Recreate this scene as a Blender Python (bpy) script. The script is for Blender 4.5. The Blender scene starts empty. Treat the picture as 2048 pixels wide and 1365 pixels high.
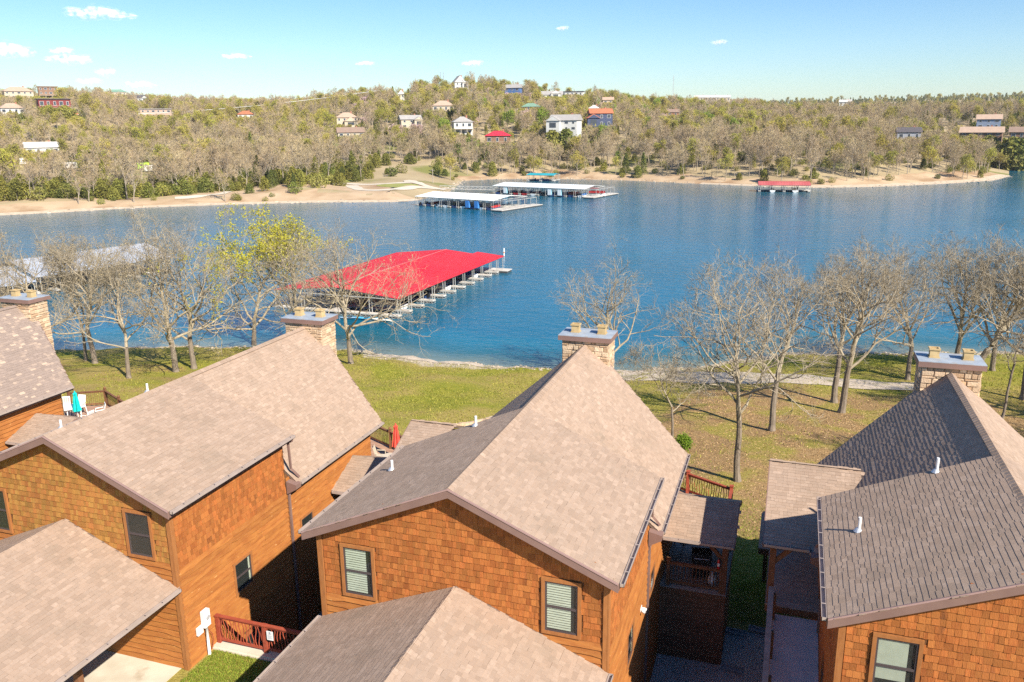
import bpy, math, random
import numpy as np
from mathutils import Matrix, Vector

rnd = random.Random(7)
rad = math.radians
C = bpy.context.scene.collection

# ------------------------------------------------------------------ camera
# lake level is z = 0, the drone hovers 26 m above it; houses are aligned with X / Y
ZC = 26.0
FPX, PITCH, ROLL, YAW = 1658.23, 0.259567, -0.0114634, 0.328211


def cam_rot():
    cy, sy = math.cos(YAW), math.sin(YAW)
    Rz = np.array([[cy, sy, 0], [-sy, cy, 0], [0, 0, 1]])
    cp, sp = math.cos(PITCH), math.sin(PITCH)
    A = np.array([[1, 0, 0], [0, 0, -1], [0, 1, 0]], float)
    P = np.array([[1, 0, 0], [0, cp, -sp], [0, sp, cp]])
    cr, sr = math.cos(ROLL), math.sin(ROLL)
    Rr = np.array([[cr, -sr, 0], [sr, cr, 0], [0, 0, 1]])
    return Rr @ P @ A @ Rz


RC = cam_rot()
cam = bpy.data.cameras.new('camera')
cam.sensor_width = 36.0
cam.lens = 36.0 * FPX / 2048.0
cam.clip_start = 0.5
cam.clip_end = 40000
camo = bpy.data.objects.new('camera', cam)
C.objects.link(camo)
_m = Matrix.Identity(4)
for _i in range(3):
    _m[_i][0], _m[_i][1], _m[_i][2] = RC[0][_i], -RC[1][_i], -RC[2][_i]
_m[2][3] = ZC
camo.matrix_world = _m
bpy.context.scene.camera = camo

# ------------------------------------------------------------------ light
SUN_EL, SUN_AZ = 38.2, 123.2          # azimuth from +Y towards +X
SUN_STRENGTH, SKY_STRENGTH, EXPOSURE = 4.7, 0.076, 0.93
world = bpy.data.worlds.new('World')
bpy.context.scene.world = world
world.use_nodes = True
wn = world.node_tree.nodes
sky = wn.new('ShaderNodeTexSky')
sky.sky_type = 'NISHITA'
sky.sun_disc = False
sky.sun_elevation = rad(SUN_EL)
sky.sun_rotation = rad(SUN_AZ)
sky.altitude = 0
sky.air_density = 1.0
sky.dust_density = 0.2
sky.ozone_density = 1.2
wn['Background'].inputs['Strength'].default_value = SKY_STRENGTH
hs = wn.new('ShaderNodeHueSaturation')          # the photograph's sky is a clear, saturated cyan-blue all over
hs.inputs['Saturation'].default_value = 1.25
tn = wn.new('ShaderNodeMix'); tn.data_type = 'RGBA'; tn.blend_type = 'MULTIPLY'
tn.inputs['Factor'].default_value = 1.0
tn.inputs['B'].default_value = (0.74, 0.885, 1.08, 1)
world.node_tree.links.new(sky.outputs[0], hs.inputs['Color'])
world.node_tree.links.new(hs.outputs[0], tn.inputs['A'])
world.node_tree.links.new(tn.outputs['Result'], wn['Background'].inputs['Color'])

sun = bpy.data.lights.new('sun', 'SUN')
sun.energy = SUN_STRENGTH
sun.angle = rad(0.55)
sun.color = (1.0, 0.925, 0.80)
suno = bpy.data.objects.new('sun', sun)
C.objects.link(suno)
_d = Vector((math.sin(rad(SUN_AZ)) * math.cos(rad(SUN_EL)), math.cos(rad(SUN_AZ)) * math.cos(rad(SUN_EL)), math.sin(rad(SUN_EL))))
suno.rotation_euler = _d.to_track_quat('Z', 'Y').to_euler()
suno.location = (60, -40, 80)

sc = bpy.context.scene
sc.view_settings.view_transform = 'Standard'
sc.view_settings.look = 'None'
sc.view_settings.gamma = 1.0
sc.view_settings.use_curve_mapping = False
sc.view_settings.exposure = EXPOSURE
sc.cycles.max_bounces = 6
sc.cycles.diffuse_bounces = 2
sc.cycles.glossy_bounces = 3
sc.cycles.transparent_max_bounces = 12
sc.cycles.transmission_bounces = 3
sc.cycles.caustics_reflective = False
sc.cycles.caustics_refractive = False
sc.cycles.sample_clamp_indirect = 4.0
sc.cycles.use_denoising = False


# ------------------------------------------------------------------ geometry helpers
def ray(px, py):
    return RC.T @ np.array([(px - 1024) / FPX, (py - 682.5) / FPX, 1.0])


def proj(P):
    c = RC @ (np.asarray(P, float) - np.array([0, 0, ZC]))
    if c[2] <= 0.1:
        return (-9999, -9999, c[2])
    return 1024 + FPX * c[0] / c[2], 682.5 + FPX * c[1] / c[2], c[2]


def at_z(px, py, z):
    d = ray(px, py)
    d = d * (z - ZC) / d[2]
    return np.array([d[0], d[1], z])


def at_dist(px, py, dist):
    d = ray(px, py)
    d = d * dist / math.hypot(d[0], d[1])
    return np.array([d[0], d[1], d[2] + ZC])


def tag(o, label=None, cat=None, group=None, kind=None):
    if label: o['label'] = label
    if cat: o['category'] = cat
    if group: o['group'] = group
    if kind: o['kind'] = kind
    return o


def empty(name, loc=(0, 0, 0), rz=0.0, label=None, cat=None, group=None):
    o = bpy.data.objects.new(name, None)
    C.objects.link(o)
    o.location = [float(a) for a in loc]
    o.rotation_euler = (0, 0, rz)
    o.empty_display_size = 0.3
    return tag(o, label, cat, group)


class MB:
    """collects faces, then builds ONE mesh object"""

    def __init__(s):
        s.v, s.f, s.mi, s.t = [], [], [], []

    def face(s, pts, m=0, t=0.0):
        b = len(s.v)
        s.v.extend([(float(p[0]), float(p[1]), float(p[2])) for p in pts])
        s.f.append(tuple(range(b, b + len(pts))))
        s.mi.append(m); s.t.append(t)

    def idx(s, verts, faces, m=0, t=0.0):
        b = len(s.v)
        s.v.extend([(float(p[0]), float(p[1]), float(p[2])) for p in verts])
        for f in faces:
            s.f.append(tuple(b + i for i in f)); s.mi.append(m); s.t.append(t)

    def box(s, a, b, m=0, t=0.0):
        x0, y0, z0 = a; x1, y1, z1 = b
        if x0 > x1: x0, x1 = x1, x0
        if y0 > y1: y0, y1 = y1, y0
        if z0 > z1: z0, z1 = z1, z0
        v = [(x0, y0, z0), (x1, y0, z0), (x1, y1, z0), (x0, y1, z0), (x0, y0, z1), (x1, y0, z1), (x1, y1, z1), (x0, y1, z1)]
        s.idx(v, [(0, 3, 2, 1), (4, 5, 6, 7), (0, 1, 5, 4), (1, 2, 6, 5), (2, 3, 7, 6), (3, 0, 4, 7)], m, t)

    def beam(s, p, q, w, h, m=0, t=0.0, up=(0, 0, 1)):
        p, q = Vector(p), Vector(q)
        d = (q - p).normalized()
        u = Vector(up)
        if abs(d.dot(u)) > 0.98: u = Vector((0, 1, 0))
        sx = d.cross(u).normalized() * (w / 2)
        sz = sx.cross(d).normalized() * (h / 2)
        v = [p - sx - sz, p + sx - sz, p + sx + sz, p - sx + sz, q - sx - sz, q + sx - sz, q + sx + sz, q - sx + sz]
        s.idx(v, [(3, 2, 1, 0), (4, 5, 6, 7), (0, 1, 5, 4), (1, 2, 6, 5), (2, 3, 7, 6), (3, 0, 4, 7)], m, t)

    def tube(s, pts, rs, n=6, m=0, t=0.0, cap=True):
        pts = [Vector(p) for p in pts]
        if not isinstance(rs, (list, tuple)): rs = [rs] * len(pts)
        b = len(s.v)
        for i, p in enumerate(pts):
            d = (pts[min(i + 1, len(pts) - 1)] - pts[max(i - 1, 0)])
            d = d.normalized() if d.length > 1e-9 else Vector((0, 0, 1))
            a = Vector((0, 0, 1)) if abs(d.z) < 0.9 else Vector((1, 0, 0))
            u = d.cross(a).normalized(); w = d.cross(u)
            for k in range(n):
                an = 2 * math.pi * k / n
                q = p + (u * math.cos(an) + w * math.sin(an)) * rs[i]
                s.v.append((q.x, q.y, q.z))
        for i in range(len(pts) - 1):
            for k in range(n):
                k2 = (k + 1) % n
                s.f.append((b + i * n + k, b + i * n + k2, b + (i + 1) * n + k2, b + (i + 1) * n + k)); s.mi.append(m); s.t.append(t)
        if cap:
            s.f.append(tuple(b + k for k in range(n))); s.mi.append(m); s.t.append(t)
            s.f.append(tuple(b + (len(pts) - 1) * n + k for k in range(n - 1, -1, -1))); s.mi.append(m); s.t.append(t)

    def lathe(s, prof, o=(0, 0, 0), n=12, m=0, t=0.0):
        b = len(s.v)
        for r, z in prof:
            for k in range(n):
                a = 2 * math.pi * k / n
                s.v.append((o[0] + r * math.cos(a), o[1] + r * math.sin(a), o[2] + z))
        for i in range(len(prof) - 1):
            for k in range(n):
                k2 = (k + 1) % n
                s.f.append((b + i * n + k, b + i * n + k2, b + (i + 1) * n + k2, b + (i + 1) * n + k)); s.mi.append(m); s.t.append(t)
        s.f.append(tuple(b + k for k in range(n - 1, -1, -1))); s.mi.append(m); s.t.append(t)
        s.f.append(tuple(b + (len(prof) - 1) * n + k for k in range(n))); s.mi.append(m); s.t.append(t)

    def extrude(s, poly, dvec, m=0, t=0.0):
        """closed polygon (3d pts) pushed along dvec"""
        d = Vector(dvec); a = [Vector(p) for p in poly]; n = len(a)
        v = a + [p + d for p in a]
        s.idx(v, [tuple(range(n - 1, -1, -1)), tuple(range(n, 2 * n))] + [(i, (i + 1) % n, n + (i + 1) % n, n + i) for i in range(n)], m, t)

    def mesh(s, name, mats, smooth=False):
        me = bpy.data.meshes.new(name)
        me.from_pydata(s.v, [], s.f)
        for mm in mats if isinstance(mats, (list, tuple)) else [mats]:
            me.materials.append(mm)
        if any(s.mi): me.polygons.foreach_set('material_index', s.mi)
        if any(s.t):
            at = me.attributes.new('tint', 'FLOAT', 'FACE')
            at.data.foreach_set('value', s.t)
        me.polygons.foreach_set('use_smooth', [bool(smooth)] * len(s.f))
        me.update()
        return me

    def build(s, name, mats, parent=None, smooth=False, kind=None):
        return add(name, s.mesh(name, mats, smooth), parent, kind)


def add(name, me, parent=None, kind=None, mat4=None):
    o = bpy.data.objects.new(name, me)
    C.objects.link(o)
    if parent is not None: o.parent = parent
    if mat4 is not None: o.matrix_basis = mat4
    if kind: o['kind'] = kind
    return o


def np_mesh(name, verts, faces, mat, tints=None, smooth=False):
    """verts (N,3), faces (M,3|4) numpy"""
    me = bpy.data.meshes.new(name)
    k = faces.shape[1]
    me.vertices.add(len(verts)); me.vertices.foreach_set('co', np.asarray(verts, np.float32).ravel())
    me.loops.add(faces.size); me.loops.foreach_set('vertex_index', np.asarray(faces, np.int32).ravel())
    me.polygons.add(len(faces))
    me.polygons.foreach_set('loop_start', np.arange(0, faces.size, k, dtype=np.int32))
    for mm in (mat if isinstance(mat, (list, tuple)) else [mat]): me.materials.append(mm)
    if tints is not None:
        at = me.attributes.new('tint', 'FLOAT', 'FACE'); at.data.foreach_set('value', np.asarray(tints, np.float32))
    me.polygons.foreach_set('use_smooth', np.full(len(faces), bool(smooth)))
    me.update(calc_edges=True)
    me.validate()
    return me


# ------------------------------------------------------------------ materials
MATS = {}


def mat(name, c1, c2=None, rough=0.85, scale=4.0, detail=4.0, tint=0.0, hue=None, bump=0.0, bscale=None, stretch=(1, 1, 1),
        spec=0.3, metallic=0.0, ramp=(0.35, 0.65), c3=None, c3scale=1.0, c3at=(0.62, 0.72), coord='Object', trans=0.0, huep=1.0):
    m = bpy.data.materials.new(name)
    m.use_nodes = True
    nt = m.node_tree; N = nt.nodes; L = nt.links
    b = N['Principled BSDF']
    b.inputs['Roughness'].default_value = rough
    b.inputs['Metallic'].default_value = metallic
    b.inputs['Specular IOR Level'].default_value = spec
    c2 = c2 or c1
    tc = N.new('ShaderNodeTexCoord')
    mp = N.new('ShaderNodeMapping'); mp.inputs['Scale'].default_value = stretch
    if coord == 'World':
        L.new(N.new('ShaderNodeNewGeometry').outputs['Position'], mp.inputs['Vector'])
    else:
        L.new(tc.outputs[coord], mp.inputs['Vector'])
    nz = N.new('ShaderNodeTexNoise'); nz.inputs['Scale'].default_value = scale; nz.inputs['Detail'].default_value = detail
    L.new(mp.outputs[0], nz.inputs['Vector'])
    cr = N.new('ShaderNodeValToRGB')
    cr.color_ramp.elements[0].position, cr.color_ramp.elements[1].position = ramp
    cr.color_ramp.elements[0].color = (*c1, 1); cr.color_ramp.elements[1].color = (*c2, 1)
    L.new(nz.outputs['Fac'], cr.inputs['Fac'])
    col = cr.outputs['Color']
    if c3:
        n3 = N.new('ShaderNodeTexNoise'); n3.inputs['Scale'].default_value = c3scale; n3.inputs['Detail'].default_value = 5
        L.new(mp.outputs[0], n3.inputs['Vector'])
        r3 = N.new('ShaderNodeMapRange'); r3.inputs['From Min'].default_value, r3.inputs['From Max'].default_value = c3at
        L.new(n3.outputs['Fac'], r3.inputs['Value'])
        mx = N.new('ShaderNodeMix'); mx.data_type = 'RGBA'
        L.new(r3.outputs[0], mx.inputs['Factor']); L.new(col, mx.inputs['A']); mx.inputs['B'].default_value = (*c3, 1)
        col = mx.outputs['Result']
    if tint or hue:
        at = N.new('ShaderNodeAttribute'); at.attribute_name = 'tint'
        oi = N.new('ShaderNodeObjectInfo')
        sm = N.new('ShaderNodeMath'); sm.operation = 'ADD'
        L.new(at.outputs['Fac'], sm.inputs[0]); L.new(oi.outputs['Random'], sm.inputs[1])
        fr = N.new('ShaderNodeMath'); fr.operation = 'FRACT'; L.new(sm.outputs[0], fr.inputs[0])
        if hue:      # second colour family picked per piece
            h2 = N.new('ShaderNodeMath'); h2.operation = 'MULTIPLY'; h2.inputs[1].default_value = 7.31
            L.new(fr.outputs[0], h2.inputs[0])
            h4 = N.new('ShaderNodeMath'); h4.operation = 'FRACT'; L.new(h2.outputs[0], h4.inputs[0])
            h3 = N.new('ShaderNodeMath'); h3.operation = 'POWER'; h3.inputs[1].default_value = huep; L.new(h4.outputs[0], h3.inputs[0])
            mx = N.new('ShaderNodeMix'); mx.data_type = 'RGBA'
            L.new(h3.outputs[0], mx.inputs['Factor']); L.new(col, mx.inputs['A']); mx.inputs['B'].default_value = (*hue, 1)
            col = mx.outputs['Result']
        mr = N.new('ShaderNodeMapRange'); mr.inputs['To Min'].default_value = 1 - tint; mr.inputs['To Max'].default_value = 1 + tint
        L.new(fr.outputs[0], mr.inputs['Value'])
        mu = N.new('ShaderNodeMix'); mu.data_type = 'RGBA'; mu.blend_type = 'MULTIPLY'; mu.inputs['Factor'].default_value = 1
        L.new(col, mu.inputs['A']); L.new(mr.outputs[0], mu.inputs['B'])
        col = mu.outputs['Result']
    L.new(col, b.inputs['Base Color'])
    if bump:
        bz = N.new('ShaderNodeTexNoise'); bz.inputs['Scale'].default_value = bscale or scale * 4; bz.inputs['Detail'].default_value = 5
        L.new(mp.outputs[0], bz.inputs['Vector'])
        bp = N.new('ShaderNodeBump'); bp.inputs['Strength'].default_value = bump; bp.inputs['Distance'].default_value = 0.05
        L.new(bz.outputs['Fac'], bp.inputs['Height']); L.new(bp.outputs['Normal'], b.inputs['Normal'])
    if trans:        # thin leaves let some light through
        tr = N.new('ShaderNodeBsdfTranslucent'); L.new(col, tr.inputs['Color'])
        ms = N.new('ShaderNodeMixShader'); ms.inputs['Fac'].default_value = trans
        L.new(b.outputs[0], ms.inputs[1]); L.new(tr.outputs[0], ms.inputs[2])
        L.new(ms.outputs[0], N['Material Output'].inputs['Surface'])
    MATS[name] = m
    return m


def glass_mat(name, tintc=(0.93, 0.97, 0.96), base=0.06):
    m = bpy.data.materials.new(name); m.use_nodes = True
    m.use_transparent_shadow = True
    nt = m.node_tree; N = nt.nodes; L = nt.links
    N.remove(N['Principled BSDF'])
    t = N.new('ShaderNodeBsdfTransparent'); t.inputs['Color'].default_value = (*tintc, 1)
    g = N.new('ShaderNodeBsdfGlossy'); g.inputs['Roughness'].default_value = 0.02
    lw = N.new('ShaderNodeLayerWeight'); lw.inputs['Blend'].default_value = 0.5
    fr = N.new('ShaderNodeMath'); fr.operation = 'POWER'; fr.inputs[1].default_value = 4.0
    L.new(lw.outputs['Facing'], fr.inputs[0])
    ad = N.new('ShaderNodeMath'); ad.operation = 'ADD'; ad.inputs[1].default_value = base; ad.use_clamp = True
    L.new(fr.outputs[0], ad.inputs[0])
    mx = N.new('ShaderNodeMixShader')
    L.new(ad.outputs[0], mx.inputs[0]); L.new(t.outputs[0], mx.inputs[1]); L.new(g.outputs[0], mx.inputs[2])
    L.new(mx.outputs[0], N['Material Output'].inputs['Surface'])
    return m


M_shingle = mat('shingle_tan', (0.365, 0.265, 0.197), (0.415, 0.305, 0.23), 0.95, 9, 3, tint=0.09, hue=(0.345, 0.246, 0.18), c3=(0.27, 0.20, 0.145), c3scale=.7, c3at=(.52, .78), bump=0.25, bscale=120, spec=0.15, coord='World')
M_roofdeck = mat('roof_underlay', (0.17, 0.125, 0.095), rough=0.95)
M_shake = mat('cedar_shake_orange', (0.335, 0.098, 0.026), (0.42, 0.138, 0.036), 0.8, 5, 5, tint=0.24, hue=(0.36, 0.13, 0.034), bump=0.35, bscale=14, stretch=(6, 6, 0.8), spec=0.2, c3=(0.17, 0.065, 0.025), c3scale=0.9, c3at=(0.56, 0.78), coord='World')
M_shakey = mat('cedar_shake_ochre', (0.335, 0.165, 0.038), (0.40, 0.205, 0.052), 0.8, 5, 5, tint=0.2, hue=(0.36, 0.135, 0.038), bump=0.35, bscale=14, stretch=(6, 6, 0.8), spec=0.2, c3=(0.20, 0.11, 0.035), c3scale=0.7, c3at=(0.6, 0.8), coord='World')
M_siding = mat('cedar_siding', (0.315, 0.108, 0.028), (0.40, 0.158, 0.04), 0.75, 1.6, 6, tint=0.11, bump=0.2, bscale=6, stretch=(1, 1, 5), spec=0.25, c3=(0.60, 0.36, 0.15), c3scale=3.2, c3at=(0.69, 0.73))
M_trimwood = mat('cedar_trim', (0.30, 0.115, 0.035), (0.36, 0.145, 0.045), 0.75, 3, 4, tint=0.08, stretch=(4, 4, 1))
M_wallcore = mat('wall_sheathing', (0.13, 0.055, 0.02), rough=0.9)
M_fascia = mat('fascia_mauve', (0.205, 0.125, 0.105), (0.235, 0.145, 0.12), 0.6, 2)
M_soffit = mat('soffit_brown', (0.155, 0.11, 0.085), (0.175, 0.125, 0.10), 0.8, 3)
M_gutter = mat('gutter_tan', (0.36, 0.29, 0.25), (0.42, 0.34, 0.30), 0.45, 3, spec=0.5)
M_gutterin = mat('gutter_inside', (0.30, 0.31, 0.34), rough=0.5)
M_downspout = mat('downspout_brown', (0.20, 0.12, 0.10), (0.26, 0.16, 0.13), 0.5, 2, spec=0.45)
M_stone = mat('ledge_stone', (0.50, 0.37, 0.245), (0.64, 0.51, 0.36), 0.9, 5, 5, tint=0.22, hue=(0.46, 0.30, 0.18), bump=0.5, bscale=18, coord='World')
M_mortar = mat('mortar', (0.30, 0.24, 0.18), rough=0.95)
M_capmetal = mat('cap_metal', (0.27, 0.31, 0.36), (0.36, 0.40, 0.44), 0.55, 2.5, 5, spec=0.4, c3=(0.33, 0.31, 0.29), c3scale=3, c3at=(.55, .7))
M_flue = mat('flue_clay', (0.42, 0.30, 0.145), (0.52, 0.385, 0.20), 0.8, 5, tint=0.08)
M_flueinner = mat('flue_soot', (0.03, 0.025, 0.02))
M_white = mat('white_paint', (0.78, 0.78, 0.76), (0.82, 0.82, 0.80), 0.5, 6)
M_flash = mat('flashing_metal', (0.5, 0.52, 0.55), rough=0.4, metallic=0.5)
M_sash = mat('window_sash_brown', (0.075, 0.058, 0.058), rough=0.5)
M_blind = mat('blind_cream', (0.40, 0.41, 0.32), (0.46, 0.47, 0.37), 0.6, 3)
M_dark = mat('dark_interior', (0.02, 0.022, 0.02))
M_glass = glass_mat('window_glass')
M_redwood = mat('redwood_stain', (0.30, 0.058, 0.03), (0.36, 0.078, 0.04), 0.7, 4, 4, tint=0.12, stretch=(1, 1, 3))
M_brownwood = mat('brown_stain', (0.16, 0.075, 0.035), (0.22, 0.10, 0.05), 0.75, 4, 4, tint=0.12)
M_deck = mat('deck_board', (0.36, 0.21, 0.14), (0.42, 0.26, 0.18), 0.8, 3, 4, tint=0.14)
M_greywood = mat('weathered_wood', (0.30, 0.25, 0.21), (0.40, 0.34, 0.29), 0.85, 4, 5, tint=0.1)
M_concrete = mat('concrete', (0.52, 0.46, 0.36), (0.62, 0.56, 0.45), 0.9, 1.5, 6, bump=0.1, c3=(0.38, 0.31, 0.22), c3scale=0.8, c3at=(0.64, 0.75))
M_rampc = mat('ramp_concrete', (0.56, 0.52, 0.50), (0.64, 0.60, 0.58), 0.9, 2.0, 6, bump=0.15)
M_black = mat('black_cover', (0.02, 0.02, 0.022), rough=0.55)
M_steel = mat('galvanised_steel', (0.50, 0.51, 0.52), (0.58, 0.59, 0.6), 0.45, 3, metallic=0.3)
M_red = mat('red_paint', (0.55, 0.03, 0.03), rough=0.4)
M_teal = mat('teal_canvas', (0.0, 0.46, 0.44), (0.01, 0.52, 0.50), 0.8, 3)
M_coral = mat('coral_canvas', (0.62, 0.075, 0.05), (0.70, 0.10, 0.07), 0.8, 3)
M_plastic = mat('white_resin', (0.82, 0.82, 0.80), rough=0.45)
M_tan = mat('tan_resin', (0.55, 0.47, 0.36), rough=0.5)
# ------------------------------------------------------------------ near ground
def rel(px, py, zrel):
    return at_z(px, py, ZC + zrel)


_ns = [at_z(px, py, 0.0) for px, py in [(-300, 712), (0, 702), (150, 700), (340, 693), (500, 695), (700, 699), (860, 722), (1050, 735), (1260, 743), (1400, 733), (1560, 708), (1850, 705), (2048, 705), (2500, 712)]]
_ns.sort(key=lambda p: p[0])
NSX = np.array([p[0] for p in _ns]); NSY = np.array([p[1] for p in _ns])


def shore_y(x):
    x = np.asarray(x, float)
    return np.interp(x, NSX, NSY) + 0.35 * np.sin(x * 0.9) + 0.25 * np.sin(x * 2.3 + 1)


def near_z(x, y):
    x = np.asarray(x, float); y = np.asarray(y, float)
    ys = shore_y(x)
    t = np.clip((y - 33) / (ys - 33), 0, None)
    low = -20.3 - 5.7 * np.where(t < 1, 0.78 * t + 0.22 * t ** 2.0, 1 + (t - 1) * 1.0)
    und = 0.10 * np.sin(x * 0.21 + y * 0.13) + 0.07 * np.sin(x * 0.47 - y * 0.31)
    low = low + und * np.clip((y - 33) / 6, 0, 1) * np.clip((ys - y) / 4, 0, 1)
    up = -17.6 + 0.0 * x
    k = np.clip((y - 20.74) / 0.06, 0, 1)
    return ZC + up * (1 - k) + low * k


def ground_hit(px, py):
    """where the sight line meets the near lawn"""
    d = ray(px, py); d = d / math.hypot(d[0], d[1])
    s = 21.5
    while s < 140:
        p = d * s
        if p[2] + ZC <= float(near_z(p[0], p[1])): break
        s += 0.1
    return np.array([d[0] * s, d[1] * s, float(near_z(d[0] * s, d[1] * s))])


def grid_mesh(name, xs, ys, zf, mats, attrs=None, smooth=True):
    X, Y = np.meshgrid(xs, ys); Z = zf(X, Y)
    v = np.stack([X.ravel(), Y.ravel(), Z.ravel()], 1)
    nx, ny = len(xs), len(ys)
    i = np.arange(nx * ny).reshape(ny, nx)
    f = np.stack([i[:-1, :-1].ravel(), i[:-1, 1:].ravel(), i[1:, 1:].ravel(), i[1:, :-1].ravel()], 1)
    me = np_mesh(name, v, f, mats, smooth=smooth)
    for k, fn in (attrs or {}).items():
        a = me.attributes.new(k, 'FLOAT', 'POINT'); a.data.foreach_set('value', np.asarray(fn(X, Y), np.float32).ravel())
    return me


def sstep(x, a, b):
    t = np.clip((x - a) / (b - a), 0, 1)
    return t * t * (3 - 2 * t)


def cov_litter(X, Y):
    c = sstep(X, -11, -5) * sstep(Y, 38, 45) * (1 - sstep(Y, 66, 84)) * 1.15
    c2 = sstep(-X, 32, 40) * sstep(Y, 38, 48) * (1 - sstep(Y, 60, 76)) * 0.45
    return np.maximum(c * 1.3, c2)


def cov_sand(X, Y):
    ys = shore_y(X)
    w = 0.45 + 0.35 * np.sin(X * 0.31) + 2.6 * sstep(X, -52, -44) * (1 - sstep(X, -34, -26)) + 2.2 * sstep(X, -18, -12) * (1 - sstep(X, -4, 4))
    s = 1 - sstep(ys - Y, w * 0.5, w * 1.7)
    return s


M_lawn = bpy.data.materials.new('lawn'); M_lawn.use_nodes = True


def build_lawn_mat(m):
    nt = m.node_tree; N = nt.nodes; L = nt.links; b = N['Principled BSDF']
    b.inputs['Roughness'].default_value = 0.95; b.inputs['Specular IOR Level'].default_value = 0.1
    g = N.new('ShaderNodeNewGeometry')

    def noise(sc, det=4, dist=0.0):
        n = N.new('ShaderNodeTexNoise'); n.inputs['Scale'].default_value = sc; n.inputs['Detail'].default_value = det
        n.inputs['Distortion'].default_value = dist
        L.new(g.outputs['Position'], n.inputs['Vector']); return n.outputs['Fac']

    def ramp(fac, a, b_):
        r = N.new('ShaderNodeMapRange'); r.inputs['From Min'].default_value = a; r.inputs['From Max'].default_value = b_
        L.new(fac, r.inputs['Value']); return r.outputs[0]

    def mixc(fac, A, B):
        x = N.new('ShaderNodeMix'); x.data_type = 'RGBA'
        L.new(fac, x.inputs['Factor'])
        for s, q in (('A', A), ('B', B)):
            if isinstance(q, tuple): x.inputs[s].default_value = (*q, 1)
            else: L.new(q, x.inputs[s])
        return x.outputs['Result']

    def cov(name, nsc, amp):
        a = N.new('ShaderNodeAttribute'); a.attribute_name = name
        n = noise(nsc, 6)
        s = N.new('ShaderNodeMath'); s.operation = 'MULTIPLY_ADD'; s.inputs[1].default_value = amp
        L.new(n, s.inputs[0]); L.new(a.outputs['Fac'], s.inputs[2])
        return ramp(s.outputs[0], 0.5 + amp * 0.5 - 0.12, 0.5 + amp * 0.5 + 0.12)
    green = mixc(ramp(noise(1.1, 6), 0.35, 0.65), (0.31, 0.285, 0.04), (0.225, 0.235, 0.028))
    dry = mixc(ramp(noise(4.0, 5), 0.35, 0.65), (0.40, 0.305, 0.10), (0.315, 0.25, 0.06))
    c = mixc(ramp(noise(0.16, 7, 0.6), 0.40, 0.58), green, dry)
    litter = mixc(ramp(noise(5, 6), 0.35, 0.65), (0.38, 0.245, 0.115), (0.29, 0.18, 0.08))
    litter = mixc(ramp(noise(0.35, 6), 0.47, 0.60), litter, (0.31, 0.255, 0.06))
    c = mixc(cov('litter', 0.22, 0.9), c, litter)
    sand = mixc(ramp(noise(3, 6), 0.35, 0.65), (0.46, 0.37, 0.25), (0.58, 0.49, 0.36))
    c = mixc(cov('sand', 0.5, 0.8), c, sand)
    sp = ramp(noise(38, 3), 0.3, 0.75)
    mm = N.new('ShaderNodeMix'); mm.data_type = 'RGBA'; mm.blend_type = 'MULTIPLY'; mm.inputs['Factor'].default_value = 1
    q = N.new('ShaderNodeMapRange'); q.inputs['To Min'].default_value = 0.55; q.inputs['To Max'].default_value = 1.35
    L.new(sp, q.inputs['Value'])
    L.new(c, mm.inputs['A']); L.new(q.outputs[0], mm.inputs['B'])
    L.new(mm.outputs['Result'], b.inputs['Base Color'])
    bp = N.new('ShaderNodeBump'); bp.inputs['Strength'].default_value = 0.7; bp.inputs['Distance'].default_value = 0.08
    L.new(noise(14, 5), bp.inputs['Height']); L.new(bp.outputs['Normal'], b.inputs['Normal'])


build_lawn_mat(M_lawn)
_xs = np.concatenate([np.arange(-170, -100, 5.0), np.arange(-100, 60, 0.8), np.arange(60, 131, 5.0)])
_ys = np.concatenate([np.arange(-80, 10, 6.0), np.arange(10, 20.6, 1.0), [20.70, 20.74, 20.80, 20.86], np.arange(21.2, 112, 0.8), [116, 124, 136]])
lawn = add('ground', grid_mesh('ground', _xs, _ys, near_z, M_lawn, {'litter': cov_litter, 'sand': cov_sand}), kind='structure')


# a strip laid on a height function
def strip(name, pts, w, zf, m, lift=0.05, wf=None, kind='structure', n=None):
    pts = [np.array(p[:2], float) for p in pts]
    out = [pts[0]]
    for a, b in zip(pts[:-1], pts[1:]):
        k = max(1, int(np.linalg.norm(b - a) / (n or 1.2)))
        for i in range(1, k + 1): out.append(a + (b - a) * i / k)
    # smooth
    P = np.array(out)
    for _ in range(4):
        P[1:-1] = 0.25 * P[:-2] + 0.5 * P[1:-1] + 0.25 * P[2:]
    T = np.gradient(P, axis=0); T /= np.linalg.norm(T, axis=1)[:, None] + 1e-9
    Nn = np.stack([-T[:, 1], T[:, 0]], 1)
    mb = MB(); rows = []
    for i in range(len(P)):
        ww = (wf(i / (len(P) - 1)) if wf else w) * (1 + 0.12 * math.sin(i * 1.7) + 0.08 * math.sin(i * 0.6))
        row = []
        for s in (-0.5, -0.17, 0.17, 0.5):
            q = P[i] + Nn[i] * ww * s
            row.append((q[0], q[1], float(zf(q[0], q[1])) + lift))
        rows.append(row)
    for a, b in zip(rows[:-1], rows[1:]):
        for k in range(3): mb.face([a[k], a[k + 1], b[k + 1], b[k]])
    return mb.build(name, m, None, kind=kind)


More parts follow.
